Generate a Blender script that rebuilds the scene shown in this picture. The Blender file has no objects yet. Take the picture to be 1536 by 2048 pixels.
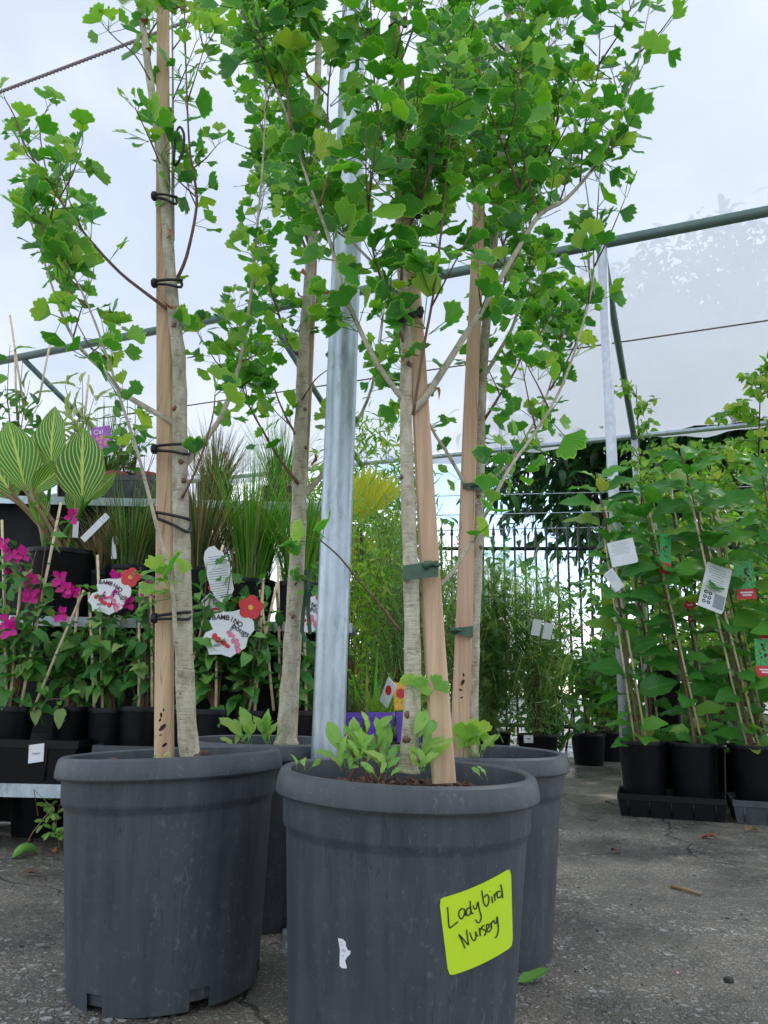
import bpy, math, random
import numpy as np
from mathutils import Vector, Matrix, Euler

rnd = random.Random(7)
R = math.radians
scene = bpy.context.scene
COL = scene.collection

# ------------------------------------------------------------------ camera
F = 1537.0                       # focal length in photograph pixels (1536 x 2048)
PITCH, ROLL, CH = R(13.2), R(1.3), 0.567
cam_d = bpy.data.cameras.new('camera'); cam = bpy.data.objects.new('camera', cam_d); COL.objects.link(cam)
cam_d.sensor_fit = 'VERTICAL'; cam_d.sensor_height = 36.0; cam_d.sensor_width = 27.0
cam_d.lens = F / 2048 * 36.0
cam_d.clip_start = 0.02; cam_d.clip_end = 2000
CAMR = Matrix.Rotation(math.pi / 2 + PITCH, 3, 'X') @ Matrix.Rotation(ROLL, 3, 'Z')
CAMC = Vector((0, 0, CH))
cam.matrix_world = Matrix.Translation(CAMC) @ CAMR.to_4x4()
scene.camera = cam
scene.render.resolution_x, scene.render.resolution_y = 768, 1024

# ------------------------------------------------------------------ light
SUN_EL, SUN_AZ = R(50), R(52)     # azimuth measured from +Y towards +X (behind the shade house, to the side)
w = bpy.data.worlds.new('World'); scene.world = w; w.use_nodes = True
nt = w.node_tree; N = nt.nodes; L = nt.links
bg = N['Background']; bg.inputs['Strength'].default_value = 0.15
sky = N.new('ShaderNodeTexSky'); sky.sky_type = 'NISHITA'; sky.sun_disc = False
sky.sun_elevation = SUN_EL; sky.sun_rotation = SUN_AZ; sky.altitude = 50; sky.air_density = 1.0; sky.dust_density = 0.6
tc = N.new('ShaderNodeTexCoord')
sep = N.new('ShaderNodeSeparateXYZ'); L.new(tc.outputs['Generated'], sep.inputs[0])
zz = N.new('ShaderNodeMath'); zz.operation = 'ADD'; zz.inputs[1].default_value = 0.28; L.new(sep.outputs[2], zz.inputs[0])
zm = N.new('ShaderNodeMath'); zm.operation = 'MAXIMUM'; zm.inputs[1].default_value = 0.1; L.new(zz.outputs[0], zm.inputs[0])
dx = N.new('ShaderNodeMath'); dx.operation = 'DIVIDE'; L.new(sep.outputs[0], dx.inputs[0]); L.new(zm.outputs[0], dx.inputs[1])
dy = N.new('ShaderNodeMath'); dy.operation = 'DIVIDE'; L.new(sep.outputs[1], dy.inputs[0]); L.new(zm.outputs[0], dy.inputs[1])
cmb = N.new('ShaderNodeCombineXYZ'); L.new(dx.outputs[0], cmb.inputs[0]); L.new(dy.outputs[0], cmb.inputs[1]); cmb.inputs[2].default_value = 3.7
cn = N.new('ShaderNodeTexNoise'); cn.inputs['Scale'].default_value = 1.6; cn.inputs['Detail'].default_value = 7; cn.inputs['Roughness'].default_value = 0.55
L.new(cmb.outputs[0], cn.inputs['Vector'])
cr = N.new('ShaderNodeValToRGB'); cr.color_ramp.elements[0].position = 0.42; cr.color_ramp.elements[1].position = 0.56
L.new(cn.outputs['Fac'], cr.inputs[0])
cm = N.new('ShaderNodeMix'); cm.data_type = 'RGBA'
L.new(cr.outputs[0], cm.inputs['Factor']); L.new(sky.outputs[0], cm.inputs[6]); cm.inputs[7].default_value = (6.2, 6.5, 6.9, 1)
L.new(cm.outputs[2], bg.inputs['Color'])

sun_d = bpy.data.lights.new('sun', 'SUN'); sun_d.energy = 2.0; sun_d.angle = R(1.2); sun_d.color = (1.0, 0.95, 0.88)
sun = bpy.data.objects.new('sun', sun_d); COL.objects.link(sun)
sdir = Vector((math.sin(SUN_AZ) * math.cos(SUN_EL), math.cos(SUN_AZ) * math.cos(SUN_EL), math.sin(SUN_EL)))
sun.rotation_euler = (-sdir).to_track_quat('-Z', 'Y').to_euler()
sun.location = sdir * 60

vs = scene.view_settings
vs.view_transform = 'Standard'; vs.look = 'None'; vs.gamma = 1; vs.use_curve_mapping = False
vs.exposure = 0.85
try:
    scene.render.engine = 'CYCLES'
    scene.cycles.max_bounces = 6; scene.cycles.transparent_max_bounces = 8; scene.cycles.transmission_bounces = 4
    scene.cycles.diffuse_bounces = 4; scene.cycles.glossy_bounces = 2
    scene.cycles.use_denoising = True
except Exception:
    pass

# ------------------------------------------------------------------ pixel helpers (photograph pixels)
def ray(x, y): return CAMR @ Vector(((x - 768) / F, -(y - 1024) / F, -1.0))
def P(x, y, Y):
    d = ray(x, y); return CAMC + d * (Y / d.y)
def G(x, y, z=0.0):
    d = ray(x, y); return CAMC + d * ((z - CH) / d.z)
def J(q):
    v = CAMR.transposed() @ (Vector(q) - CAMC)
    if v.z > -0.05: return None
    return (768 + F * v.x / -v.z, 1024 - F * v.y / -v.z)
def pw(px, Y): return px * Y / F          # pixels -> metres at distance Y

# ------------------------------------------------------------------ materials
def newmat(name):
    m = bpy.data.materials.new(name); m.use_nodes = True
    t = m.node_tree
    return m, t, t.nodes, t.links, t.nodes['Principled BSDF']
def node(t, kind, **kw):
    n = t.nodes.new(kind)
    for k, v in kw.items():
        if k.startswith('i_'): n.inputs[k[2:]].default_value = v
        else: setattr(n, k, v)
    return n
def ramp(t, stops, src=None):
    n = t.nodes.new('ShaderNodeValToRGB'); e = n.color_ramp.elements
    while len(e) < len(stops): e.new(0.5)
    for el, (p, c) in zip(e, stops):
        el.position = p; el.color = (c[0], c[1], c[2], 1) if isinstance(c, (tuple, list)) else (c, c, c, 1)
    if src is not None: t.links.new(src, n.inputs[0])
    return n
def mathn(t, op, a, b=None):
    n = t.nodes.new('ShaderNodeMath'); n.operation = op
    for i, v in enumerate((a, b)):
        if v is None: continue
        if isinstance(v, (int, float)): n.inputs[i].default_value = v
        else: t.links.new(v, n.inputs[i])
    return n.outputs[0]
def mix(t, fac, a, b, blend='MIX'):
    n = t.nodes.new('ShaderNodeMix'); n.data_type = 'RGBA'; n.blend_type = blend
    for k, v in ((0, fac), (6, a), (7, b)):
        if isinstance(v, (int, float)): n.inputs[k].default_value = v
        elif isinstance(v, (tuple, list)): n.inputs[k].default_value = (*v, 1) if len(v) == 3 else v
        else: t.links.new(v, n.inputs[k])
    return n.outputs[2]
def noise(t, scale, detail=4, rough=0.5, vec=None, **kw):
    n = node(t, 'ShaderNodeTexNoise'); n.inputs['Scale'].default_value = scale; n.inputs['Detail'].default_value = detail
    n.inputs['Roughness'].default_value = rough
    if vec is not None: t.links.new(vec, n.inputs['Vector'])
    return n.outputs['Fac']
def mapping(t, scale=(1, 1, 1), src='Object', rot=(0, 0, 0)):
    c = t.nodes.new('ShaderNodeTexCoord'); m = t.nodes.new('ShaderNodeMapping')
    m.inputs['Scale'].default_value = scale; m.inputs['Rotation'].default_value = rot
    t.links.new(c.outputs[src], m.inputs['Vector']); return m.outputs[0]
def bump(t, h, strength=0.3, dist=0.01, bsdf=None):
    b = t.nodes.new('ShaderNodeBump'); b.inputs['Strength'].default_value = strength; b.inputs['Distance'].default_value = dist
    t.links.new(h, b.inputs['Height'])
    if bsdf: t.links.new(b.outputs[0], bsdf.inputs['Normal'])
    return b.outputs[0]

M = {}
def plain(name, col, rough=0.5, metal=0.0, var=0.25, scale=30, bumps=0.15):
    m, t, n, l, b = newmat(name)
    v = mapping(t)
    f = noise(t, scale, 5, 0.6, v)
    c = mix(t, ramp(t, [(0.3, 0.0), (0.7, 1.0)], f).outputs[0], tuple(x * (1 - var) for x in col), tuple(min(1, x * (1 + var)) for x in col))
    l.new(c, b.inputs['Base Color']); b.inputs['Roughness'].default_value = rough; b.inputs['Metallic'].default_value = metal
    if bumps: bump(t, f, bumps, 0.004, b)
    if name == 'black_plastic': b.inputs['Specular IOR Level'].default_value = 0.22
    M[name] = m; return m

# leaves: u across (-1..1 stored 0..1), v along; 'rnd' per leaf where leaves are joined, object random where they are objects
def leafmat(name, stops, vein=None, veins=0.0, kind='ovate', transl=0.42, edge=None, rough=0.42, tcol=None, spec=0.4, freq=12):
    m, t, n, l, b = newmat(name)
    at = node(t, 'ShaderNodeAttribute', attribute_name='rnd'); oi = node(t, 'ShaderNodeObjectInfo')
    r = mathn(t, 'FRACT', mathn(t, 'ADD', at.outputs['Fac'], oi.outputs['Random']))
    base = ramp(t, stops, r).outputs[0]
    uv = node(t, 'ShaderNodeUVMap'); uv.uv_map = 'UVMap'
    s = node(t, 'ShaderNodeSeparateXYZ'); l.new(uv.outputs[0], s.inputs[0])
    u, v = s.outputs[0], s.outputs[1]
    au = mathn(t, 'ABSOLUTE', mathn(t, 'SUBTRACT', mathn(t, 'MULTIPLY', u, 2.0), 1.0))
    if kind == 'fan':
        st = mathn(t, 'SINE', mathn(t, 'MULTIPLY', u, 75.0))
        h = mathn(t, 'MULTIPLY', st, 0.5)
        vm = ramp(t, [(0.55, 0.0), (1.0, 1.0)], mathn(t, 'ADD', mathn(t, 'MULTIPLY', st, 0.5), 0.5)).outputs[0]
    elif kind == 'canna':
        q = mathn(t, 'FRACT', mathn(t, 'MULTIPLY', mathn(t, 'SUBTRACT', mathn(t, 'MULTIPLY', au, 0.62), mathn(t, 'MULTIPLY', v, 0.75)), float(freq)))
        vm = ramp(t, [(0.0, 0.0), (0.62, 0.0), (0.76, 1.0), (0.88, 1.0), (1.0, 0.0)], q).outputs[0]
        mid = ramp(t, [(0.03, 1.0), (0.09, 0.0)], au).outputs[0]
        vm = mathn(t, 'MAXIMUM', vm, mid); h = vm
    else:
        q = mathn(t, 'FRACT', mathn(t, 'MULTIPLY', mathn(t, 'SUBTRACT', mathn(t, 'MULTIPLY', au, 0.35), v), 8.0))
        vm = ramp(t, [(0.0, 0.6), (0.12, 0.0), (0.9, 0.0), (1.0, 0.6)], q).outputs[0]
        mid = ramp(t, [(0.02, 1.0), (0.10, 0.0)], au).outputs[0]
        vm = mathn(t, 'MAXIMUM', vm, mid); h = mathn(t, 'MULTIPLY', vm, -1.0)
    c = base
    if vein is not None and veins > 0: c = mix(t, mathn(t, 'MULTIPLY', vm, veins), c, vein)
    nz = noise(t, 55, 3, 0.5, mapping(t))
    c = mix(t, mathn(t, 'MULTIPLY', ramp(t, [(0.45, 0.0), (0.75, 1.0)], nz).outputs[0], 0.18), c, tuple(x * 1.35 for x in stops[len(stops) // 2][1]))
    if edge is not None:
        e = ramp(t, [(0.90, 0.0), (0.985, 1.0)], v if kind == 'fan' else au).outputs[0]
        c = mix(t, mathn(t, 'MULTIPLY', e, 0.7), c, edge)
    l.new(c, b.inputs['Base Color']); b.inputs['Roughness'].default_value = rough
    b.inputs['Specular IOR Level'].default_value = spec
    bn = bump(t, h, 0.35, 0.002, b)
    tr = node(t, 'ShaderNodeBsdfTranslucent')
    tc_ = mix(t, 1.0, c, tcol or (1.5, 1.7, 0.7), 'MULTIPLY'); l.new(tc_, tr.inputs['Color'])
    ms = node(t, 'ShaderNodeMixShader'); ms.inputs[0].default_value = transl
    l.new(b.outputs[0], ms.inputs[1]); l.new(tr.outputs[0], ms.inputs[2])
    l.new(ms.outputs[0], n['Material Output'].inputs['Surface'])
    M[name] = m; return m

leafmat('ginkgo_leaf', [(0.0, (0.026, 0.150, 0.022)), (0.4, (0.050, 0.235, 0.022)), (0.75, (0.105, 0.320, 0.024)), (0.93, (0.200, 0.420, 0.030)), (1.0, (0.38, 0.48, 0.04))],
        vein=(0.17, 0.42, 0.07), veins=0.28, kind='fan', edge=(0.36, 0.60, 0.10), transl=0.42)
leafmat('ginkgo_young', [(0.0, (0.12, 0.30, 0.05)), (0.5, (0.20, 0.40, 0.06)), (1.0, (0.34, 0.48, 0.07))],
        vein=(0.3, 0.5, 0.12), veins=0.25, kind='fan', edge=(0.40, 0.58, 0.14), transl=0.42)
leafmat('bougainvillea_leaf', [(0, (0.035, 0.15, 0.03)), (0.5, (0.07, 0.24, 0.045)), (0.85, (0.14, 0.33, 0.06)), (1, (0.30, 0.40, 0.14))], vein=(0.15, 0.32, 0.1), veins=0.35, transl=0.3)
leafmat('magenta_bract', [(0, (0.62, 0.01, 0.26)), (0.6, (0.75, 0.02, 0.36)), (1, (0.55, 0.02, 0.20))], vein=(0.8, 0.15, 0.5), veins=0.3, transl=0.35, tcol=(1.3, 1.0, 1.3))
leafmat('sapling_leaf', [(0, (0.035, 0.16, 0.025)), (0.45, (0.065, 0.25, 0.035)), (0.8, (0.12, 0.33, 0.04)), (0.95, (0.24, 0.36, 0.07)), (1, (0.34, 0.34, 0.08))], vein=(0.16, 0.34, 0.09), veins=0.4, transl=0.38)
leafmat('canna_leaf', [(0, (0.04, 0.17, 0.035)), (1, (0.07, 0.24, 0.045))], vein=(0.62, 0.68, 0.16), veins=0.9, kind='canna', edge=(0.20, 0.16, 0.05), transl=0.3, freq=9)
leafmat('dark_leaf', [(0, (0.010, 0.045, 0.014)), (0.6, (0.020, 0.085, 0.022)), (0.9, (0.05, 0.19, 0.03)), (1, (0.09, 0.28, 0.04))], vein=(0.06, 0.16, 0.05), veins=0.3, transl=0.22, rough=0.3, spec=0.5)
leafmat('light_leaf', [(0, (0.10, 0.26, 0.03)), (0.5, (0.19, 0.38, 0.045)), (0.85, (0.30, 0.46, 0.06)), (1, (0.44, 0.46, 0.08))], vein=(0.2, 0.36, 0.1), veins=0.3, transl=0.42)
leafmat('mid_leaf', [(0, (0.035, 0.13, 0.03)), (0.5, (0.07, 0.22, 0.04)), (0.9, (0.14, 0.31, 0.05)), (1, (0.2, 0.30, 0.06))], vein=(0.13, 0.3, 0.1), veins=0.3, transl=0.32)
leafmat('needle_leaf', [(0, (0.09, 0.20, 0.07)), (0.5, (0.16, 0.31, 0.10)), (0.85, (0.26, 0.41, 0.14)), (1, (0.40, 0.36, 0.13))], transl=0.4)
leafmat('lime_grass', [(0, (0.05, 0.20, 0.02)), (0.6, (0.10, 0.34, 0.03)), (0.9, (0.20, 0.36, 0.05)), (1, (0.36, 0.30, 0.10))], transl=0.38)
leafmat('dark_grass', [(0, (0.035, 0.08, 0.025)), (0.55, (0.06, 0.14, 0.035)), (0.8, (0.16, 0.12, 0.06)), (1, (0.28, 0.20, 0.10))], transl=0.25)
leafmat('straw', [(0, (0.20, 0.12, 0.06)), (1, (0.42, 0.30, 0.16))], transl=0.25)
leafmat('cream_leaf', [(0, (0.30, 0.40, 0.16)), (1, (0.50, 0.52, 0.26))], vein=(0.06, 0.20, 0.05), veins=0.8, kind='canna', transl=0.3, freq=2)
leafmat('yellow_frond', [(0, (0.42, 0.44, 0.03)), (1, (0.60, 0.54, 0.05))], transl=0.45)
leafmat('brown_leaf', [(0, (0.20, 0.06, 0.03)), (0.5, (0.36, 0.14, 0.06)), (1, (0.42, 0.28, 0.10))], transl=0.2, tcol=(1.2, 1.0, .8))
leafmat('weed_leaf', [(0, (0.13, 0.32, 0.06)), (0.5, (0.24, 0.44, 0.09)), (1, (0.38, 0.50, 0.14))], vein=(0.4, 0.55, 0.2), veins=0.35, transl=0.4)
leafmat('green_leaf_litter', [(0, (0.10, 0.28, 0.04)), (1, (0.22, 0.42, 0.08))], vein=(0.3, 0.5, 0.15), veins=0.4, transl=0.2)

plain('black_plastic', (0.006, 0.0065, 0.008), 0.36, 0, 0.3, 25, 0.05)
plain('backing_black', (0.010, 0.011, 0.011), 0.9, 0, 0.4, 200, 0.3)  # for the sheets added as darkness in the bench gaps
plain('grey_plastic', (0.050, 0.056, 0.064), 0.45, 0, 0.25, 30, 0.08)
plain('purple_plastic', (0.13, 0.06, 0.42), 0.4, 0, 0.15, 20, 0.05)
plain('red_plastic', (0.22, 0.035, 0.025), 0.45, 0, 0.2, 20, 0.05)
plain('rubber', (0.012, 0.012, 0.014), 0.55, 0, 0.2, 80, 0.1)
plain('green_tape', (0.045, 0.10, 0.055), 0.5, 0, 0.3, 60, 0.3)
plain('teal_tie', (0.0, 0.12, 0.075), 0.45, 0, 0.2, 60, 0.1)
plain('bamboo', (0.62, 0.49, 0.31), 0.5, 0, 0.25, 40, 0.15)
plain('tag_white', (0.74, 0.76, 0.78), 0.45, 0, 0.04, 30, 0.0)
plain('tag_print', (0.03, 0.03, 0.04), 0.6, 0, 0.1, 30, 0.0)
plain('tag_grey', (0.30, 0.32, 0.36), 0.6, 0, 0.1, 30, 0.0)
plain('tag_red', (0.62, 0.025, 0.035), 0.45, 0, 0.15, 90, 0.0)
plain('tag_pink', (0.70, 0.20, 0.32), 0.45, 0, 0.35, 160, 0.0)
plain('tag_yellow', (0.75, 0.42, 0.05), 0.45, 0, 0.3, 90, 0.0)
plain('tag_green', (0.05, 0.36, 0.10), 0.45, 0, 0.7, 120, 0.0)
plain('tag_purple', (0.34, 0.10, 0.42), 0.45, 0, 0.6, 60, 0.0)
plain('lime_sticker', (0.56, 0.78, 0.02), 0.5, 0, 0.03, 30, 0.0)
plain('marker_ink', (0.020, 0.035, 0.012), 0.5, 0, 0.3, 200, 0.0)
plain('fence_paint', (0.012, 0.013, 0.015), 0.4, 0, 0.2, 20, 0.05)
plain('green_pipe', (0.13, 0.20, 0.18), 0.45, 0.35, 0.15, 12, 0.05)
plain('batten', (0.42, 0.36, 0.36), 0.8, 0, 0.4, 200, 0.3)
plain('rope', (0.18, 0.14, 0.12), 0.8, 0, 0.5, 300, 0.5)
plain('thin_bark', (0.17, 0.085, 0.055), 0.7, 0, 0.35, 80, 0.4)
plain('dark_bark', (0.055, 0.038, 0.028), 0.8, 0, 0.4, 40, 0.5)
plain('soil', (0.022, 0.014, 0.010), 0.9, 0, 0.6, 120, 0.8)
plain('chip_brown', (0.085, 0.038, 0.024), 0.8, 0, 0.6, 60, 0.4)
plain('pale_stone', (0.42, 0.38, 0.32), 0.8, 0, 0.3, 60, 0.4)
plain('grit_dark', (0.03, 0.028, 0.025), 0.8, 0, 0.3, 60, 0.4)
plain('debris', (0.10, 0.06, 0.04), 0.9, 0, 0.5, 60, 0.4)

def mat_bigpot():
    m, t, n, l, b = newmat('big_pot_plastic')
    v = mapping(t, (1, 1, 0.06)); f1 = noise(t, 26, 5, 0.6, v)              # vertical weathering streaks
    f2 = noise(t, 7, 4, 0.6, mapping(t))
    c = mix(t, ramp(t, [(0.35, 0.0), (0.68, 1.0)], f1).outputs[0], (0.036, 0.042, 0.051), (0.062, 0.071, 0.084))
    c = mix(t, mathn(t, 'MULTIPLY', ramp(t, [(0.45, 0.0), (0.7, 1.0)], f2).outputs[0], 0.35), c, (0.078, 0.087, 0.098))
    # long fine scratches
    sv = mapping(t, (1, 1, 0.035), rot=(0.02, 0.03, 0)); sc = noise(t, 60, 2, 0.5, sv)
    c = mix(t, mathn(t, 'MULTIPLY', ramp(t, [(0.490, 0.0), (0.498, 1.0), (0.502, 1.0), (0.510, 0.0)], sc).outputs[0], ramp(t, [(0.50, 0.0), (0.60, 0.8)], noise(t, 6, 3, 0.5, mapping(t))).outputs[0]), c, (0.018, 0.02, 0.026))
    # light specks of dried water and grit
    vo = node(t, 'ShaderNodeTexVoronoi'); vo.inputs['Scale'].default_value = 150; l.new(mapping(t), vo.inputs['Vector'])
    sp = ramp(t, [(0.05, 1.0), (0.12, 0.0)], vo.outputs['Distance']).outputs[0]
    pick = ramp(t, [(0.70, 0.0), (0.76, 1.0)], vo.outputs['Color']).outputs[0]
    c = mix(t, mathn(t, 'MULTIPLY', mathn(t, 'MULTIPLY', sp, pick), 0.6), c, (0.42, 0.42, 0.40))
    dz = noise(t, 3.5, 6, 0.7, mapping(t, (1, 1, 0.6)))
    c = mix(t, mathn(t, 'MULTIPLY', ramp(t, [(0.55, 0.0), (0.8, 1.0)], dz).outputs[0], 0.25), c, (0.09, 0.10, 0.085))
    ds = noise(t, 70, 8, 0.75, mapping(t, (1, 1, 0.6)))
    dm = noise(t, 4, 4, 0.6, mapping(t, (1, 1, 0.5)))
    c = mix(t, mathn(t, 'MULTIPLY', mathn(t, 'MULTIPLY', ramp(t, [(0.56, 0.0), (0.66, 1.0)], ds).outputs[0], ramp(t, [(0.4, 0.1), (0.62, 1.0)], dm).outputs[0]), 0.45), c, (0.19, 0.195, 0.19))
    ls = noise(t, 24, 2, 0.5, mapping(t, (1, 1, 0.06), rot=(0.35, 0.2, 0)))
    c = mix(t, mathn(t, 'MULTIPLY', mathn(t, 'MULTIPLY', ramp(t, [(0.496, 0.0), (0.4995, 1.0), (0.5005, 1.0), (0.504, 0.0)], ls).outputs[0], ramp(t, [(0.52, 0.0), (0.6, 1.0)], dm).outputs[0]), 0.5), c, (0.17, 0.18, 0.19))
    l.new(c, b.inputs['Base Color'])
    rr = node(t, 'ShaderNodeMapRange'); rr.inputs[3].default_value = 0.38; rr.inputs[4].default_value = 0.62; l.new(f1, rr.inputs[0]); l.new(rr.outputs[0], b.inputs['Roughness'])
    b.inputs['Specular IOR Level'].default_value = 0.45
    hh = mathn(t, 'ADD', mathn(t, 'MULTIPLY', f1, 0.6), mathn(t, 'MULTIPLY', noise(t, 140, 3, 0.5, mapping(t)), 0.25))
    bump(t, hh, 0.25, 0.004, b)
    M['big_pot'] = m
mat_bigpot()

def mat_galv():
    m, t, n, l, b = newmat('galvanised_steel')
    v = mapping(t, (1, 1, 0.25))
    vo = node(t, 'ShaderNodeTexVoronoi'); vo.inputs['Scale'].default_value = 55; l.new(v, vo.inputs['Vector'])
    f = noise(t, 22, 6, 0.7, mapping(t, (1, 1, 0.35)))
    c = mix(t, 0.35, ramp(t, [(0.3, (0.32, 0.38, 0.43)), (0.7, (0.56, 0.63, 0.69))], f).outputs[0], ramp(t, [(0, (0.36, 0.42, 0.46)), (1, (0.60, 0.67, 0.72))], vo.outputs['Color']).outputs[0])
    f3 = noise(t, 40, 5, 0.7, mapping(t, (1, 1, 0.5)))
    c = mix(t, mathn(t, 'MULTIPLY', ramp(t, [(0.58, 0.0), (0.68, 1.0)], f3).outputs[0], 0.6), c, (0.58, 0.60, 0.61))
    f4 = noise(t, 11, 6, 0.75, mapping(t, (1, 1, 0.3)))
    c = mix(t, mathn(t, 'MULTIPLY', ramp(t, [(0.55, 0.0), (0.70, 1.0)], f4).outputs[0], 0.75), c, (0.15, 0.18, 0.20))
    l.new(c, b.inputs['Base Color']); b.inputs['Metallic'].default_value = 0.75; b.inputs['Roughness'].default_value = 0.42
    bump(t, f3, 0.12, 0.003, b)
    M['galv'] = m
mat_galv()
plain('pale_post', (0.62, 0.66, 0.70), 0.5, 0.2, 0.15, 25, 0.1)

def mat_bark():
    m, t, n, l, b = newmat('ginkgo_bark')
    v = mapping(t, (1, 1, 0.5)); f = noise(t, 45, 6, 0.65, v)
    ring = noise(t, 60, 4, 0.6, mapping(t, (0.5, 0.5, 4.0)))
    big = noise(t, 9, 4, 0.6, mapping(t))
    c = ramp(t, [(0.25, (0.22, 0.175, 0.115)), (0.5, (0.48, 0.43, 0.32)), (0.75, (0.66, 0.61, 0.49))], f).outputs[0]
    c = mix(t, mathn(t, 'MULTIPLY', ramp(t, [(0.58, 0.0), (0.68, 1.0)], ring).outputs[0], 0.65), c, (0.14, 0.10, 0.06))
    c = mix(t, mathn(t, 'MULTIPLY', ramp(t, [(0.5, 0.0), (0.7, 1.0)], big).outputs[0], 0.4), c, (0.24, 0.22, 0.11))
    l.new(c, b.inputs['Base Color']); b.inputs['Roughness'].default_value = 0.85
    bump(t, mathn(t, 'ADD', f, mathn(t, 'MULTIPLY', ring, -0.9)), 0.6, 0.006, b)
    M['bark'] = m
mat_bark()

def mat_wood():
    m, t, n, l, b = newmat('hardwood_stake')
    oi = node(t, 'ShaderNodeObjectInfo')
    g = noise(t, 42, 6, 0.65, mapping(t, (1, 1, 0.045)))
    g2 = noise(t, 9, 3, 0.5, mapping(t, (1, 1, 0.12)))
    base = ramp(t, [(0.0, (0.74, 0.54, 0.34)), (1.0, (0.70, 0.47, 0.33))], oi.outputs['Random']).outputs[0]
    c = mix(t, ramp(t, [(0.3, 0.0), (0.7, 1.0)], g).outputs[0], mix(t, 1.0, base, (0.62, 0.55, 0.48), 'MULTIPLY'), base)
    c = mix(t, mathn(t, 'MULTIPLY', ramp(t, [(0.5, 0.0), (0.75, 1.0)], g2).outputs[0], 0.5), c, (0.30, 0.155, 0.09))
    cr_ = noise(t, 30, 3, 0.5, mapping(t, (1, 1, 0.03)))
    c = mix(t, mathn(t, 'MULTIPLY', ramp(t, [(0.492, 0.0), (0.499, 1.0), (0.504, 0.0)], cr_).outputs[0], 0.7), c, (0.06, 0.03, 0.02))
    l.new(c, b.inputs['Base Color']); b.inputs['Roughness'].default_value = 0.7
    bump(t, g, 0.3, 0.003, b)
    M['wood'] = m
mat_wood()

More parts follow.
